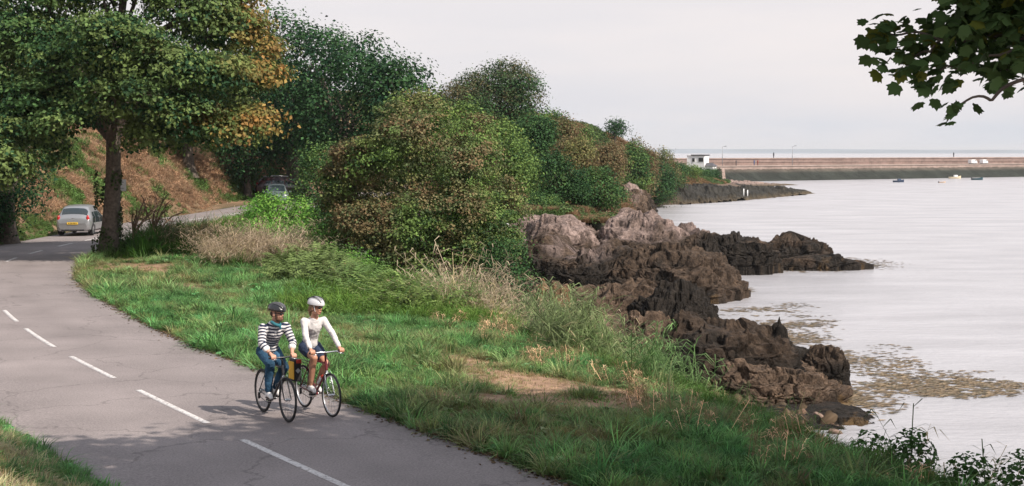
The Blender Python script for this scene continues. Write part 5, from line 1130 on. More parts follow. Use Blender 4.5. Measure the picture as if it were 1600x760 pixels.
        for wx in (-1.18, 1.20):
            w = empty('wheel', (wx * sx_, s * (.735 * sy_), .29), 0); w.parent = e
            th = np.linspace(0, 2 * math.pi, 29)[:-1]; pr = [(.17, -.1), (.26, -.105), (.285, -.07), (.29, 0), (.285, .07), (.26, .105), (.17, .1)]
            Vt = np.array([[(r_ * math.cos(t), y_, r_ * math.sin(t)) for r_, y_ in pr] for t in th]); Ft = []
            for a in range(28):
                for c_ in range(7): Ft.append((a * 7 + c_, ((a + 1) % 28) * 7 + c_, ((a + 1) % 28) * 7 + (c_ + 1) % 7, a * 7 + (c_ + 1) % 7))
            link('tyre', npmesh('tyre', Vt.reshape(-1, 3), Ft, smooth=True), TYRE, w)
            bm = bmesh.new(); bmesh.ops.create_cone(bm, cap_ends=True, segments=24, radius1=.175, radius2=.175, depth=.15); bmesh.ops.rotate(bm, verts=bm.verts, matrix=Matrix.Rotation(R(90), 3, 'X'))
            me = bpy.data.meshes.new('rim'); bm.to_mesh(me); bm.free(); link('rim', me, RIM, w)
            for q in range(5):
                o = lbox('rim_slot', -.022, .022, s * .076 - .004, s * .076 + .004, .06, .15, BLK, w); o.rotation_euler = (0, q * 2 * math.pi / 5, 0)
        # wheel-arch shade: flat black half rings stand in for the dark openings
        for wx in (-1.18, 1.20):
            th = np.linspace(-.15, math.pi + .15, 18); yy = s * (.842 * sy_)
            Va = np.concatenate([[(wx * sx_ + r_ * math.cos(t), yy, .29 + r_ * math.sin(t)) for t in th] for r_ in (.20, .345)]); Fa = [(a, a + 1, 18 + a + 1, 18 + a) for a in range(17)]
            link('wheel_arch_shade', npmesh('wheel_arch_shade', Va, Fa if s < 0 else [f[::-1] for f in Fa]), BLK, e)
    pl = lbox('number_plate', -1.875 * sx_, -1.855 * sx_, -.26, .26, .60 * sz_, .71 * sz_, YEL, e); pl.location.x -= .015
    for q in range(6):
        lbox('character', -1.880 * sx_, -1.8755 * sx_, -.2 + q * .07, -.2 + q * .07 + .04, .625 * sz_, .685 * sz_, INK, pl)
    lbox('bumper_grille', -1.87 * sx_, -1.80 * sx_, -.55, .55, .25, .33, BLK, e, bev=.02)
    o = lbox('badge', -1.80 * sx_, -1.755 * sx_, -.05, .05, .885 * sz_, .935 * sz_, RIM, e, bev=.01)
    o = lbox('handle', -1.82 * sx_, -1.79 * sx_, -.12, .12, .74 * sz_, .765 * sz_, RIM, e)
    tube('wiper', [(-1.69 * sx_, -.05, 1.04 * sz_), (-1.66 * sx_, .28, 1.08 * sz_)], .010, BLK, e)
    if rails:
        for s in (1, -1): tube('roof_rail', [(-1.3 * sx_, s * .56, 1.53 * sz_), (-.5 * sx_, s * .58, 1.60 * sz_), (.3 * sx_, s * .56, 1.54 * sz_)], .025, RIM, e)
    return e
SIL = pmat('silver_paint', (.34, .345, .36), .32, .55, coat=.4, noise=.03); MAR = pmat('maroon_paint', (.035, .010, .013), .3, .2, coat=.5); PAL_ = pmat('pale_blue_paint', (.13, .16, .175), .3, .2, coat=.5)
cxx, cyy, _ = atz(126, 370.5, 0)
car('small silver hatchback with a yellow number plate driving away round the bend', cxx - .45, cyy + 1.9, .035, math.atan2(1, float(road_slope(cyy))) + .02, SIL)
px_, _, _ = aty(443, 300, 116); car('dark red car with light roof rails parked in the shade where the road disappears', px_, 116, float(road_z(116)) + .25, R(10), MAR, 4.4, 1.75, 1.5, 'cars parked where the lane disappears', True)
px_, _, _ = aty(432, 300, 108.5); car('pale blue car parked in front of the dark red one, half hidden by brambles', px_, 108.5, float(road_z(108)), R(-78), PAL_, 3.9, 1.68, 1.46, 'cars parked where the lane disappears')
# ------------------------------------------------------------------ road sign seen from behind
sX, sY, _ = aty(187, 300, 59.5); sZ = float(height(sX, sY)); sg = empty('road_sign', (sX, sY, sZ), R(20), 'square road sign with its plain grey white back turned to us, behind the sycamore trunk', 'sign')
zt = aty(187, 281, 59.5)[2] - sZ; zb = aty(187, 299, 59.5)[2] - sZ
SGB = pmat('sign_back', (.72, .73, .75), .6, .0, noise=.1, nscale=3)
lbox('board', -.30, .26, -.015, .015, zb, zt, SGB, sg, bev=.004); tube('pole', [(0, .035, -.2), (0, .035, zt - .04)], .03, GREY, sg); lbox('rim', -.31, .27, -.03, -.016, zt - .02, zt + .01, WHITE, sg)
for z_ in (zb + .1, zt - .12): lbox('bracket', -.2, .16, -.03, -.016, z_, z_ + .03, GREY, sg)
# bare sapling twigs by the sycamore foot
for k_, (px_, Y_, h_, lb) in enumerate(((205, 58, 2.6, 'bare brown twigs of a dead sapling just right of the sycamore trunk'), (236, 59, 2.3, 'leaning half bare sapling with reddish twigs, second right of the sycamore trunk'))):
    X_ = (px_ - 800) / F * Y_; g_ = float(height(X_, Y_)); rr = np.random.default_rng(60 + k_); e_ = empty('sapling', (X_, Y_, g_), 0, lb, 'sapling')
    tips_ = [(rr.uniform(-.3, 1.1), rr.uniform(-.5, .5), h_ * rr.uniform(.6, 1)) for _ in range(7)]
    link('stem', limbs(.035, h_ * .35, tips_, 4 + k_, (.05, 0, h_ * .35), name='stem', sides=5), DRYSTEM, e_)
    tp = np.concatenate([np.array(tips_) * s + rr.normal(0, .14, (7, 3)) for s in (1, .9, .8, .7, .6, .5)] * 3); n_ = len(tp)
    link('leaf_spray', leaves(tp, rr.normal(size=(n_, 3)), np.full(n_, .085), np.where(rr.uniform(size=(n_, 1)) < .4, [[.22, .10, .06]], [[.06, .09, .035]]), rr), LEAF, e_)
# two small posts on the grassy brow above the pink ledge
X_, Y_, Z_ = aty(792, 352, 96); tag(tube('marker_post', [(X_, Y_, Z_ - 1.2), (X_, Y_, Z_ + .1)], .12, SGB), 'short pale post half hidden between the autumn bush and the pink ledge', 'post')
# ------------------------------------------------------------------ the two cyclists and their bicycles
FBK = pmat('frame_black', (.02, .02, .024), .3, .2, coat=.5); FRD = pmat('frame_maroon', (.16, .012, .02), .3, .2, coat=.5); CHR = pmat('chrome', (.62, .63, .65), .22, 1.0)
SADM = pmat('saddle_vinyl', (.03, .03, .032), .5); GRN = pmat('fork_sheen', (.35, .37, .38), .3, .8)
def join_tubes(name, lst, mat, parent, sides=10):
    Vs, Qs, b = [], [], 0
    for pts, rad in lst:
        V = tube_arr(pts, rad, sides).reshape(-1, 3); n = len(pts); Vs.append(V); Qs.append(grid_faces(n, sides, True) + b)
        b += len(V)
    return link(name, npmesh(name, np.concatenate(Vs), np.concatenate(Qs), smooth=True), mat, parent)
WR = .34
def ring(R0, r0, seg=48, sides=8, name='ring'):
    t = np.linspace(0, 2 * math.pi, seg, endpoint=False); return tube_mesh(name, np.stack([R0 * np.cos(t), 0 * t, R0 * np.sin(t)], -1), r0, sides, loop=True)
TYM = ring(WR - .016, .017, name='tyre'); TYM.materials.append(TYRE); TYM.shade_smooth()
RMM = ring(WR - .038, .011, name='rim'); RMM.shade_smooth()
SPM = tube_mesh('spoke', [(0, .0, .02), (0, 0, WR - .045)], .0016, 4); SPM.materials.append(CHR)
HBM = tube_mesh('hub', [(0, -.05, 0), (0, -.03, 0), (0, .03, 0), (0, .05, 0)], [.012, .02, .02, .012], 10); HBM.materials.append(CHR)
def wheel(par, x, rimmat, rot=0):
    w = empty('wheel', (x, 0, WR)); w.parent = par
    def add(n_, me): o = bpy.data.objects.new(n_, me); COL.objects.link(o); o.parent = w; return o
    add('tyre', TYM); rm = RMM.copy(); rm.materials.append(rimmat); add('rim', rm); add('hub', HBM)
    for k in range(24):
        o = add('spoke', SPM); a = rot + k * 2 * math.pi / 24; o.rotation_euler = (math.radians(4 if k % 2 else -4), 0, 0)
        o.matrix_local = Matrix.Rotation(a, 4, 'Y') @ Matrix.Translation((0, .022 if k % 2 else -.022, 0)) @ Matrix.Rotation(math.radians(4.0 if k % 2 else -4.0), 4, 'X')
    return w
def bicycle(label, loc, yaw, fm, bar_z, bar_w, crank, rimmat, barmat, rack=False, slope=0):
    e = empty('bicycle', loc, yaw, label, 'bicycle')
    BB = (0, 0, .28); RA = (-.43, 0, WR); FA = (.60, 0, WR); HT = (.395, 0, .84); HB = (.435, 0, .70); ST_ = (-.17, 0, .80 - slope); SAD = (-.215, 0, .955)
    wheel(e, -.43, rimmat, .1); wheel(e, .60, rimmat, .4)
    join_tubes('frame', [([BB, HB], .019), ([BB, ST_], .016), ([ST_, (HT[0], 0, HT[2] - .03)], .016), ([HB, HT], .021), ([(0, .03, .28), (-.43, .06, WR)], .010), ([(0, -.03, .28), (-.43, -.06, WR)], .010),
                         ([ST_, (-.43, .06, WR)], .008), ([ST_, (-.43, -.06, WR)], .008), ([(0, -.04, .28), (0, .04, .28)], .024)], fm, e)
    join_tubes('fork', [([HB, (.452, 0, .66)], .018), ([(.45, .0, .665), (.462, .045, .64), (.53, .055, .47), (.60, .055, WR)], [.014, .014, .011, .008]), ([(.45, 0, .665), (.462, -.045, .64), (.53, -.055, .47), (.60, -.055, WR)], [.014, .014, .011, .008])], GRN if barmat is CHR else fm, e)
    tube('seatpost', [ST_, SAD], .013, CHR, e)
    th = [(-.15, .0), (-.11, .065), (-.04, .072), (.03, .035), (.10, .018), (.13, .008)]
    Vs = []
    for x_, w_ in th:
        for a in np.linspace(0, 2 * math.pi, 10, endpoint=False): Vs.append((SAD[0] + x_ + .02, max(w_, .006) * math.cos(a), SAD[2] + .02 + .022 * math.sin(a) + (.012 if x_ < -.08 else 0)))
    sm = npmesh('saddle', np.array(Vs), grid_faces(6, 10, True), T=[(0, i, i + 1) for i in range(1, 9)] + [(50, 50 + i + 1, 50 + i) for i in range(1, 9)], smooth=True); link('saddle', sm, SADM, e)
    tube('stem', [HT, (HT[0] - .012, 0, bar_z - .02), (HT[0] + .055, 0, bar_z)], .016, fm, e)
    bx = HT[0] + .06
    tube('handlebar', [(bx - .03, -bar_w, bar_z + .0), (bx - .012, -bar_w * .5, bar_z + .004), (bx, 0, bar_z), (bx - .012, bar_w * .5, bar_z + .004), (bx - .03, bar_w, bar_z)], .0125, barmat, e)
    for s in (1, -1):
        tube('grip', [(bx - .03, s * bar_w, bar_z), (bx - .022, s * (bar_w - .1), bar_z + .002)], .017, BLK, e); tube('brake_lever', [(bx - .01, s * (bar_w - .12), bar_z), (bx + .045, s * (bar_w - .1), bar_z - .015), (bx + .05, s * (bar_w - .03), bar_z - .03)], .006, CHR, e)
        tube('brake_cable', [(bx + .0, s * (bar_w - .12), bar_z), (bx + .09, s * .06, bar_z - .02), (bx + .06, 0, bar_z - .13), (HB[0] + .03, 0, HB[2])], .003, BLK, e, sides=5)
        tube('brake_arm', [(.475, s * .05, .63), (.50, s * .03, .70)], .007, CHR, e)
    for s, a in ((-1, crank), (1, crank + math.pi)):
        px_, pz_ = .17 * math.cos(a), .28 + .17 * math.sin(a); c = tube('crank', [(0, s * .055, .28), (px_, s * .075, pz_)], [.014, .010], CHR, e); lbox('pedal', px_ - .045, px_ + .045, s * .125 - .045, s * .125 + .045, pz_ - .010, pz_ + .010, BLK, c, bev=.003)
    cr_ = ring(.085, .006, 28, 6, 'chainring'); o = link('chainring', cr_, BLK, e); o.location = (0, -.06, .28); spk = ring(.04, .012, 20, 6, 'spider'); o2 = link('chainring_spider', spk, CHR, e); o2.location = (0, -.06, .28)
    cs = ring(.038, .010, 20, 6, 'cassette'); o = link('cassette', cs, CHR, e); o.location = (-.43, -.045, WR)
    t1 = [(0.0, -.06, .365), (-.43, -.05, WR + .045)]; t2 = [(0, -.06, .195), (-.40, -.05, WR - .10), (-.43, -.05, WR - .05)]
    join_tubes('chain', [(t1, .005), (t2, .005)], BLK, e, 5); lbox('derailleur', -.43, -.40, -.085, -.055, WR - .12, WR - .02, BLK, e, bev=.008)
    tube('bottle_cage', [(.12, 0, .44), (.20, .04, .52), (.26, 0, .56), (.20, -.04, .52), (.12, 0, .44)], .004, CHR, e, sides=5)
    if rack: join_tubes('rear_rack', [([(-.62, .06, .74), (-.2, .06, .74)], .006), ([(-.62, -.06, .74), (-.2, -.06, .74)], .006), ([(-.62, -.06, .74), (-.62, .06, .74)], .006), ([(-.45, .07, .74), (-.43, .065, WR)], .005), ([(-.45, -.07, .74), (-.43, -.065, WR)], .005), ([(-.3, .07, .74), (-.43, .065, WR)], .005), ([(-.3, -.07, .74), (-.43, -.065, WR)], .005)], BLK, e)
    return e, bx
def sphere_tris(c, r, k=10):
    ph = np.linspace(-math.pi / 2, math.pi / 2, k); th = np.linspace(0, 2 * math.pi, 2 * k, endpoint=False); P, T = np.meshgrid(ph, th, indexing='ij')
    V = np.stack([np.cos(P) * np.cos(T), np.cos(P) * np.sin(T), np.sin(P)], -1).reshape(-1, 3); return V, grid_faces(k, 2 * k, True)
def flesh(name, chains, ell, voxel, mat, parent, smooth=3, colfn=None, smf=.5, fold=0.0, fs=1.0):
    """one continuous surface grown over tapered limbs (polyline, radii) and ellipsoids (centre, radii, matrix)"""
    Vs, Qs, b = [], [], 0
    def add(V, Q):
        nonlocal b
        Vs.append(V); Qs.append(Q + b); b += len(V)
    for pts, rad in chains:
        pts = np.array(pts, float); rad = np.array(rad, float); s = np.linspace(0, 1, len(pts)); n = (len(pts) - 1) * 6 + 1; u_ = np.linspace(0, 1, n)
        P_ = np.stack([smooth_interp(u_, s, pts[:, k]) if len(pts) > 2 else np.interp(u_, s, pts[:, k]) for k in range(3)], -1); r_ = np.interp(u_, s, rad)
        for p, r in zip(P_, r_):
            V, Q = sphere_tris(p, r, 8); add(V * r + p, Q)
        V = tube_arr(P_, r_, 16); Vc = V.reshape(-1, 3); nb = len(Vc); Qt = grid_faces(n, 16, True); add(Vc, Qt)
    for c, r, M_ in ell:
        V, Q = sphere_tris(0, 1, 12); V = V * np.array(r)
        if M_ is not None: V = V @ np.array(M_.to_3x3()).T
        add(V + np.array(c), Q)
    me = npmesh(name + '_raw', np.concatenate(Vs), np.concatenate(Qs)); o = bpy.data.objects.new(name, me); COL.objects.link(o)
    m = o.modifiers.new('r', 'REMESH'); m.mode = 'VOXEL'; m.voxel_size = voxel; m2 = o.modifiers.new('s', 'SMOOTH'); m2.factor = smf; m2.iterations = smooth
    dg = bpy.context.evaluated_depsgraph_get(); me2 = bpy.data.meshes.new_from_object(o.evaluated_get(dg)); o.modifiers.clear(); o.data = me2; me2.name = name; bpy.data.meshes.remove(me)
    me2.materials.clear(); me2.materials.append(mat); me2.shade_smooth(); o.parent = parent
    if fold:       # cloth creases in the surface itself
        nv_ = len(me2.vertices); co = np.zeros(nv_ * 3, np.float32); me2.vertices.foreach_get('co', co); co = co.reshape(-1, 3); nr_ = np.zeros(nv_ * 3, np.float32); me2.vertices.foreach_get('normal', nr_); nr_ = nr_.reshape(-1, 3)
        q_ = co * np.array([1, 1, 1.9]) * fs; q_ = q_ + .25 * fs * np.stack([vnoise(co * 7, 1), vnoise(co * 7, 2), vnoise(co * 7, 3)], -1) * .4
        dsp = ridged(q_ * 8.5, 2, 31) * .8 + .5 * fbm(co * 16, 2, 8); co2 = co + nr_ * (dsp * fold)[:, None]; me2.vertices.foreach_set('co', co2.astype(np.float32).ravel()); me2.update()
    if colfn:
        co = np.zeros(len(me2.vertices) * 3, np.float32); me2.vertices.foreach_get('co', co); co = co.reshape(-1, 3); c = np.ones((len(co), 4), np.float32); c[:, :3] = colfn(co)
        a = me2.color_attributes.new('Col', 'FLOAT_COLOR', 'POINT'); a.data.foreach_set('color', c.ravel())
    return o
def chain_param(co, chains):
    """nearest chain and arc length along it"""
    best = np.full(len(co), 9e9); s_ = np.zeros(len(co)); idc = np.zeros(len(co), int)
    for ci, (pts, rad) in enumerate(chains):
        pts = np.array(pts, float); acc = 0
        for i in range(len(pts) - 1):
            a, b = pts[i], pts[i + 1]; L = np.linalg.norm(b - a); t = np.clip(((co - a) @ (b - a)) / L ** 2, 0, 1); d = np.linalg.norm(co - (a + t[:, None] * (b - a)), axis=1) - (rad[i] + (rad[i + 1] - rad[i]) * t)
            k = d < best; best[k] = d[k]; s_[k] = (acc + t * L)[k]; idc[k] = ci; acc += L
    return s_, idc
SKIN = pmat('skin', (.56, .30, .21), .55, spec=.35, noise=.06, nscale=30); SKIN2 = pmat('skin_tan', (.50, .25, .16), .5, spec=.4, noise=.08, nscale=18)
def clothmat(name, vcol=True, col=(.5, .5, .5), bump=.25):
    m = bpy.data.materials.new(name); m.use_nodes = True; t = m.node_tree; b = t.nodes['Principled BSDF']; b.inputs['Roughness'].default_value = .9; b.inputs['Specular IOR Level'].default_value = .15
    tc = nn(t, 'ShaderNodeTexCoord'); n = nn(t, 'ShaderNodeTexNoise'); n.inputs['Scale'].default_value = 14; n.inputs['Detail'].default_value = 4; t.links.new(tc.outputs['Object'], n.inputs['Vector'])
    bp = nn(t, 'ShaderNodeBump'); bp.inputs['Strength'].default_value = bump * 2; bp.inputs['Distance'].default_value = .03; t.links.new(n.outputs['Fac'], bp.inputs['Height']); t.links.new(bp.outputs[0], b.inputs['Normal'])
    if vcol: a = nn(t, 'ShaderNodeAttribute', attribute_name='Col'); t.links.new(a.outputs['Color'], b.inputs['Base Color'])
    else: b.inputs['Base Color'].default_value = (*col, 1)
    return m
KNIT = clothmat('knit_striped'); DEN = clothmat('denim'); WTOP = clothmat('white_jersey', False, (.60, .575, .57)); NAVY = clothmat('navy_cotton', False, (.035, .05, .09)); SCARF = clothmat('teal_scarf', False, (.04, .16, .20))
SHOE = pmat('shoe_white', (.72, .70, .70), .6, noise=.08); SOLE = pmat('shoe_sole', (.12, .10, .09), .8); HAIRM = pmat('hair_brown', (.055, .030, .018), .7, noise=.3, nscale=60); HAIRF = pmat('hair_fair', (.20, .12, .06), .6, noise=.3, nscale=60)
HBLK = pmat('helmet_black', (.015, .015, .017), .22, coat=.6); HWHT = pmat('helmet_white', (.62, .62, .64), .28, coat=.5); LENS = pmat('sunglass_lens', (.012, .010, .010), .08, spec=1.0); BEARD = pmat('beard', (.12, .06, .035), .9); LIP = pmat('lips', (.40, .13, .11), .5)
def rider(label, loc, yaw, J, male, headyaw, bx):
    e = empty('person', loc, yaw, label, 'person')
    H = Matrix.Translation(J['head']) @ Matrix.Rotation(headyaw, 4, 'Z') @ Matrix.Rotation(.10, 4, 'Y'); hp = lambda *p: tuple(H @ Vector(p)); sk = SKIN if male else SKIN2
    k = 1.0 if male else .88
    ch = [([J['pelvis'], J['waist'], J['chest'], J['neck']], [.125 * k, .115 * k, .13 * k, .07 * k]), ([J['neck'], hp(-.02, 0, -.07)], [.058 * k, .052 * k])]
    for s in (1, -1):
        q = lambda n_: tuple(np.array(J[n_ + ('L' if s > 0 else 'R')])); sh, el, wr_, hi, kn, an, to = [q(n_) for n_ in ('sh', 'el', 'wr', 'hip', 'kn', 'an', 'toe')]
        ch.append(([J['chest'], sh], [.09 * k, .062 * k])); ch.append(([sh, el], [.056 * k, .042 * k])); m1 = tuple(np.array(el) * .65 + np.array(wr_) * .35); ch.append(([el, m1, wr_], [.042 * k, .042 * k, .026 * k]))
        cf = tuple(np.array(kn) * .68 + np.array(an) * .32 + np.array([-.025, 0, 0])); ch.append(([hi, kn], [.085 * (1 if male else 1.02), .056])); ch.append(([kn, cf, an], [.054, .056, .034])); ch.append(([an, (an[0] - .03, an[1], an[2] - .05)], [.034, .034])); ch.append(([(an[0] - .02, an[1], an[2] - .05), to], [.035, .025]))
        B = np.array(J['bar' + ('L' if s > 0 else 'R')])       # grip point on the bar
        ch.append(([wr_, tuple(B + [-.035, 0, .032])], [.026 * k, .027]))
        for i in range(4):
            y_ = (i - 1.5) * .0225 * s * -1; L_ = (.92, 1.0, .96, .82)[i]
            ch.append(([tuple(B + [-.03, y_ * .8, .036]), tuple(B + [.014, y_, .036])], [.013, .0105])); ch.append(([tuple(B + [.014, y_, .036]), tuple(B + [.036 * L_, y_, .014]), tuple(B + [.030 * L_, y_, -.016]), tuple(B + [.006, y_, -.024])], [.0100, .0092, .0086, .0080]))
        ch.append(([tuple(B + [-.045, -s * .022, .026]), tuple(B + [-.030, -s * .046, .004]), tuple(B + [-.012, -s * .050, -.018])], [.013, .0105, .009]))
    Rm = H.to_3x3()
    el_ = [(hp(-.012, 0, .03), (.096, .076, .095), Rm), (hp(.022, 0, -.035), (.068, .060, .078), Rm), (hp(.060, 0, -.085), (.030, .034, .024), Rm), (hp(.094, 0, -.012), (.020, .013, .026), Rm), (hp(.083, 0, .030), (.018, .050, .014), Rm),
           (hp(.086, 0, -.058), (.012, .026, .010), Rm), (hp(-.01, .078, -.012), (.022, .010, .032), Rm), (hp(-.01, -.078, -.012), (.022, .010, .032), Rm), (hp(.072, .03, -.025), (.02, .02, .02), Rm), (hp(.072, -.03, -.025), (.02, .02, .02), Rm)]
    body = flesh('body', ch, el_, .0072, sk, e, 2)
    for s in (1, -1):
        V, Q = sphere_tris(0, 1, 8); link('eye', npmesh('eye', V * .012 + np.array(hp(.078, s * .030, .010)), Q, smooth=True), WHITE, e)
    V, Q = sphere_tris(0, 1, 8); V = V * np.array([.008, .022, .008]) @ np.array(Rm).T + np.array(hp(.096, 0, -.058)); link('mouth', npmesh('mouth', V, Q, smooth=True), LIP, e)
    # top
    ext = .014
    tc = [([tuple(np.array(J['pelvis']) + [.03, 0, .03]), J['waist'], J['chest'], tuple(np.array(J['neck']) * .75 + np.array(J['chest']) * .25)], [.135 * k + (.02 if male else 0), .135 * k, .15 * k, .085 * k])]
    te = [(J['chest'], (.125 * k, .185 * k, .12 * k), Matrix.Rotation(-.0, 4, 'Y'))]
    for s in (1, -1):
        S_ = 'L' if s > 0 else 'R'; sh, el, wr_ = [np.array(J[a + S_]) for a in ('sh', 'el', 'wr')]; cuff = el + (wr_ - el) * (.50 if male else .93)
        tc.append(([J['chest'], tuple(sh)], [.10 * k, .068 * k])); tc.append(([tuple(sh), tuple(sh * .6 + el * .4), tuple(el), tuple(cuff)], [.068 * k, (.062 if male else .050), (.058 if male else .045), (.054 if male else .036)]))
    if male:
        def stripes(co):
            s_, ci = chain_param(co, tc); v = s_.copy(); tor = (ci == 0) | (ci == 1) | (ci == 3); v[tor] = (co[tor, 2] * .95 + co[tor, 0] * .25)
            w = .050; t = np.mod(v, w) / w; f = sstep(.44, .52, t) * (1 - sstep(.94, 1.0, t)); return (np.array([.70, .68, .68]) * (1 - f[:, None]) + np.array([.022, .028, .06]) * f[:, None])
        flesh('striped_jumper', tc, te, .0085, KNIT, e, 2, stripes, fold=.009)
        flesh('scarf', [([hp(-.05, .05, -.13), hp(.02, .062, -.155), hp(.06, 0, -.17), hp(.02, -.062, -.155), hp(-.05, -.05, -.13)], [.026] * 5), ([hp(.06, .0, -.17), hp(.085, .005, -.22)], [.026, .014])], [], .008, SCARF, e)
    else:
        flesh('white_top', tc, te, .0085, WTOP, e, 2, fold=.007)
    # legs
    pc = [([tuple(np.array(J['pelvis']) + [-.02, 0, -.01]), tuple(np.array(J['pelvis']) + [.02, 0, .06])], [.135, .132 * k])]
    for s in (1, -1):
        S_ = 'L' if s > 0 else 'R'; hi, kn, an = [np.array(J[a + S_]) for a in ('hip', 'kn', 'an')]
        if male: pc += [([tuple(hi), tuple(kn)], [.100, .074]), ([tuple(kn), tuple(kn * .6 + an * .4 + [-.02, 0, 0]), tuple(an + (kn - an) * .08)], [.074, .068, .054])]
        else: pc += [([tuple(hi), tuple(hi + (kn - hi) * .52)], [.103, .092])]
    def denim(co):
        f = fbm(co * 6, 3, 2); s_, ci = chain_param(co, pc); d = np.array([.022, .055, .095]) * (1 + .5 * f[:, None]); fade = np.exp(-((s_ - .22) / .16) ** 2) * (ci > 0); return np.clip(d * (1 + .9 * fade[:, None]), .01, 1)
    flesh('jeans' if male else 'shorts', pc, [], .009, DEN if male else NAVY, e, 3, denim if male else None, fold=.008)
    for s in (1, -1):
        S_ = 'L' if s > 0 else 'R'; an, to = np.array(J['an' + S_]), np.array(J['toe' + S_]); heel = an + [-.055, 0, -.055]; mid = (an + to) / 2 + [0, 0, -.010]
        sh_ = flesh('shoe', [([tuple(heel + [.01, 0, .01]), tuple(mid), tuple(to)], [.040, .041, .030]), ([tuple(an + [-.01, 0, -.015]), tuple(mid + [0, 0, .01])], [.043, .036])], [], .007, SHOE, e, 2)
        dv = to - heel; u = dv / np.linalg.norm(dv); so_ = tube_arr([heel + [-.02, 0, -.034], heel + dv * .5 + [0, 0, -.044], to + u * .02 + [0, 0, -.026]], [.030, .036, .026], 12); so_[..., 2] = (so_[..., 2] - so_[..., 2].mean(1, keepdims=True)) * .3 + so_[..., 2].mean(1, keepdims=True)
        link('sole', npmesh('sole', so_.reshape(-1, 3), grid_faces(3, 12, True), smooth=True), SOLE, sh_)
    # helmet
    hm = HBLK if male else HWHT; ph = np.linspace(-.05, 1, 22) * math.pi / 2; th = np.linspace(0, 2 * math.pi, 64, endpoint=False); P, T = np.meshgrid(ph, th, indexing='ij')
    rx = .142 + .014 * (np.cos(T) > 0) * np.cos(T); ry = .104; gro = 1 - .05 * (np.abs(np.sin(np.sin(T) * 1.9 * np.pi * np.cos(P))) < .45) * (P > .25) * (P < 1.35) * (np.abs(np.cos(T)) > .05)
    V = np.stack([rx * np.cos(P) * np.cos(T) * gro - .012, ry * np.cos(P) * np.sin(T) * gro, .118 * np.sin(P) * gro + .045 + .0 * T], -1).reshape(-1, 3); V[:, 2] += .10 * (V[:, 0]) * (V[:, 0] > 0) * 0 + .012
    V = V @ np.array(Rm).T + np.array(H.translation); hel = link('helmet', npmesh('helmet', V, grid_faces(22, 64, True), smooth=True), hm, e)
    for q in range(-2, 3):        # long vents
        pts = []
        for a in np.linspace(.35, 2.75, 10): pts.append(hp(-.012 + .146 * math.cos(a), q * .034 * (.45 + .55 * math.sin(a)), .057 + .118 * math.sin(a) * (1 - .05 * abs(q))))
        link('vent', tube_mesh('vent', pts, [.003, .006, .007, .0075, .008, .008, .0075, .007, .006, .003], 6), BLK if not male else pmat('vent_grey', (.10, .10, .11), .5), hel, True)
    # strap
    tube('helmet_strap', [hp(.02, .085, .04), hp(.03, .072, -.04), hp(.045, .0, -.118), hp(.03, -.072, -.04), hp(.02, -.085, .04)], .005, BLK if male else WHITE, e, sides=6)
    # sunglasses: wrap frame and lenses
    tube('sunglasses', [hp(-.01, .082, .018), hp(.06, .068, .022), hp(.094, .035, .022), hp(.100, 0, .022), hp(.094, -.035, .022), hp(.06, -.068, .022), hp(-.01, -.082, .018)], .005, BLK, e, sides=6)
    for s in (1, -1):
        V, Q = sphere_tris(0, 1, 10); V = V * np.array([.008, .028, .019]); V = V @ np.array((Matrix.Rotation(s * .32, 3, 'Z'))).T + np.array([.093, s * .033, .012]); V = V @ np.array(Rm).T + np.array(H.translation); link('lens', npmesh('lens', V, Q, smooth=True), LENS, e)
    if male:
        flesh('beard', [], [(hp(.050, 0, -.078), (.052, .058, .040), Rm), (hp(.03, .05, -.05), (.03, .014, .045), Rm), (hp(.03, -.05, -.05), (.03, .014, .045), Rm), (hp(.085, 0, -.046), (.016, .028, .006), Rm)], .006, BEARD, e)
        flesh('hair', [], [(hp(-.045, 0, .0), (.066, .080, .060), Rm)], .009, HAIRM, e)
    else:
        flesh('hair', [([hp(-.08, 0, .0), hp(-.11, 0, -.06), hp(-.10, 0, -.14)], [.05, .035, .015])], [(hp(-.035, 0, .0), (.078, .086, .075), Rm), (hp(.0, .075, .01), (.03, .012, .03), Rm), (hp(.0, -.075, .01), (.03, .012, .03), Rm)], .009, HAIRF, e)
    tube('wrist_watch', [tuple(np.array(J['wrR']) + np.array([0, .034 * math.cos(a), .034 * math.sin(a)])) for a in np.linspace(0, 6.283, 13)], .008, BLK, e, sides=6)
    return e
def place(pc_r, pc_f):
    r = np.array(atz(*pc_r, .035)); f = np.array(atz(*pc_f, .035)); d = f - r; yaw = math.atan2(d[1], d[0]); return r, f, yaw
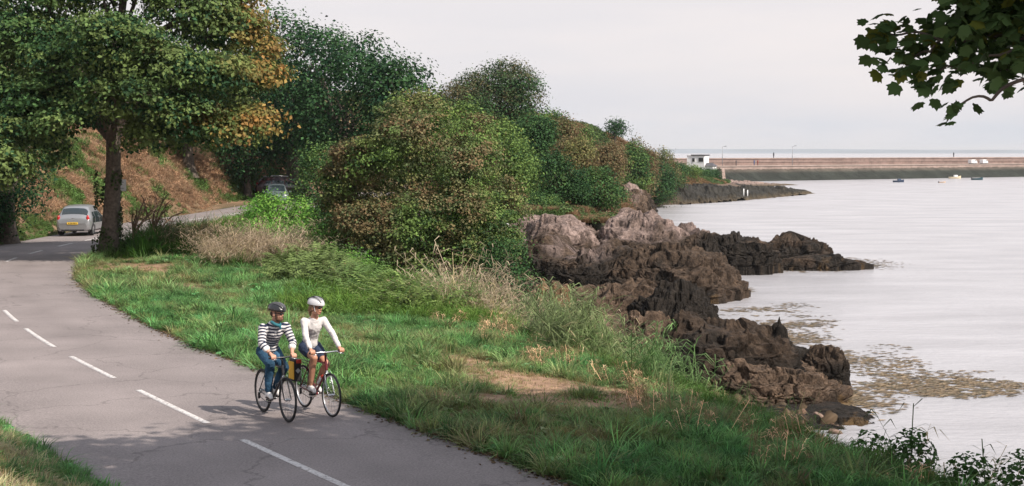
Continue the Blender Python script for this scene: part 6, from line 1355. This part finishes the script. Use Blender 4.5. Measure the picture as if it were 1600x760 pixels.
# front-wheel contact fixes the place; heading along the road tangent
r0, f0, yw = place((411, 643), (450, 660)); yw_m = math.atan2(-.86, .51); u = np.array([math.cos(yw_m), math.sin(yw_m)]); LM = (f0[0] - u[0] * .60, f0[1] - u[1] * .60, .035)
_, f1, _ = place((473, 635), (517, 652)); LW = (f1[0] - u[0] * .60, f1[1] - u[1] * .60, .034); yw_w = yw_m + .02
mb, bxm = bicycle('black flat bar bicycle ridden by the man in the striped jumper', LM, yw_m, FBK, .965, .23, .05, BLK, FBK)
wb, bxw = bicycle('dark maroon bicycle with silver handlebar and rear rack ridden by the woman', LW, yw_w, FRD, .985, .29, .12, RIM, CHR, True)
JM = dict(pelvis=(-.20, 0, 1.03), waist=(-.13, 0, 1.16), chest=(.02, 0, 1.32), neck=(.125, 0, 1.455), head=(.195, 0, 1.605), shL=(.085, .19, 1.385), shR=(.085, -.19, 1.385), elL=(.20, .245, 1.16), elR=(.20, -.245, 1.16),
          wrL=(bxm - .10, .175, 1.02), wrR=(bxm - .10, -.175, 1.02), barL=(bxm - .02, .165, .968), barR=(bxm - .02, -.165, .968), hipL=(-.19, .095, .99), hipR=(-.19, -.095, .99),
          knR=(.22, -.125, .835), anR=(.125, -.125, .405), toeR=(.25, -.125, .33), knL=(.15, .125, .76), anL=(-.215, .125, .395), toeL=(-.09, .125, .315))
rider('man in a navy and white striped jumper, jeans and black helmet riding a black bicycle', LM, yw_m, JM, True, R(38), bxm)
JW = dict(pelvis=(-.20, 0, 1.03), waist=(-.16, 0, 1.17), chest=(-.07, 0, 1.34), neck=(.00, 0, 1.49), head=(.055, 0, 1.645), shL=(-.03, .165, 1.425), shR=(-.03, -.165, 1.425), elL=(.19, .225, 1.22), elR=(.15, -.215, 1.20),
          wrL=(bxw - .10, .245, 1.045), wrR=(bxw - .10, -.235, 1.045), barL=(bxw - .025, .25, .989), barR=(bxw - .025, -.24, .989), hipL=(-.19, .09, .99), hipR=(-.19, -.09, .99),
          knR=(.235, -.12, .88), anR=(.13, -.125, .43), toeR=(.25, -.125, .355), knL=(.16, .125, .755), anL=(-.21, .125, .375), toeL=(-.085, .125, .30))
rider('woman in a white long sleeved top, navy shorts and white helmet riding on the right', LW, yw_w, JW, False, R(30), bxw)
# luggage on the rack, hooked on: things of their own
def bag(name, label, X, Ys, zt, zb, mat, panel, thick=.12):
    e = empty(name, LW, yw_w, label, 'bag')
    bm = bmesh.new(); bmesh.ops.create_cube(bm, size=1)
    for v in bm.verts:
        w = .125 if v.co.z > 0 else .10; v.co = Vector((X + v.co.x * 2 * w, Ys + v.co.y * thick, (zt + zb) / 2 + v.co.z * (zt - zb)))
    bmesh.ops.bevel(bm, geom=bm.edges[:], offset=.03, segments=3, affect='EDGES', profile=.6); me = bpy.data.meshes.new('bag_body'); bm.to_mesh(me); bm.free(); link('bag_body', me, mat, e, True)
    return e
PYL = pmat('pannier_yellow', (.75, .42, .03), .6, noise=.08, nscale=12); PBK = pmat('pannier_black', (.02, .02, .022), .7); PRD = pmat('pannier_red', (.55, .05, .03), .6); REF = pmat('reflector', (.40, .43, .46), .3, .3)
b1 = bag('pannier', 'black pannier with a grey diamond patch and red strap beside the woman', -.40, -.165, .80, .44, PBK, None)
lbox('diamond_patch', -.03, .03, -.004, .004, -.03, .03, REF, b1); o = [c for c in b1.children if c.name.startswith('diamond_patch')][0]; o.location = (-.272, -.17, .62); o.rotation_euler = (R(45), 0, R(90)); o.rotation_euler = (0, R(45), R(90))
lbox('strap', -.285, -.245, -.20, -.12, .74, .80, PRD, b1, bev=.01); lbox('side_panel', -.50, -.30, -.236, -.224, .48, .76, PYL, b1, bev=.005)
bt = empty('water_bottle', LW, yw_w, 'white water bottle with a red cap in the cage of the maroon bicycle', 'bottle')
ax = np.array([.435, 0, .42]) / np.linalg.norm([.435, 0, .42]); p0 = np.array([.13, 0, .455]); q = lambda t: tuple(p0 + ax * t)
tube('flask', [q(0), q(.01), q(.12), q(.16), q(.17)], [.03, .036, .036, .032, .02], WHITE, bt); tube('cap', [q(.17), q(.175), q(.195), q(.21), q(.225)], [.02, .026, .024, .012, .010], PRD, bt)
# ------------------------------------------------------------------ sea air
bm = bmesh.new(); bmesh.ops.create_cube(bm, size=1)
for v in bm.verts: v.co = Vector((3000 + v.co.x * 25000, 10000 + v.co.y * 21500, 24 + v.co.z * 72))
me = bpy.data.meshes.new('haze'); bm.to_mesh(me); bm.free()
HZ = bpy.data.materials.new('haze'); HZ.use_nodes = True; t = HZ.node_tree; t.nodes.clear(); ho = nn(t, 'ShaderNodeOutputMaterial'); hv = nn(t, 'ShaderNodeVolumePrincipled')
hv.inputs['Color'].default_value = (.90, .92, .96, 1); hv.inputs['Density'].default_value = .00008; hv.inputs['Anisotropy'].default_value = 0.0; t.links.new(hv.outputs[0], ho.inputs['Volume'])
tag(link('haze', me, HZ), kind='stuff')
print('TRIS', sum(sum(len(p.vertices) - 2 for p in m.polygons) if len(m.polygons) < 5000 else len(m.loops) - 2 * len(m.polygons) for m in bpy.data.meshes))
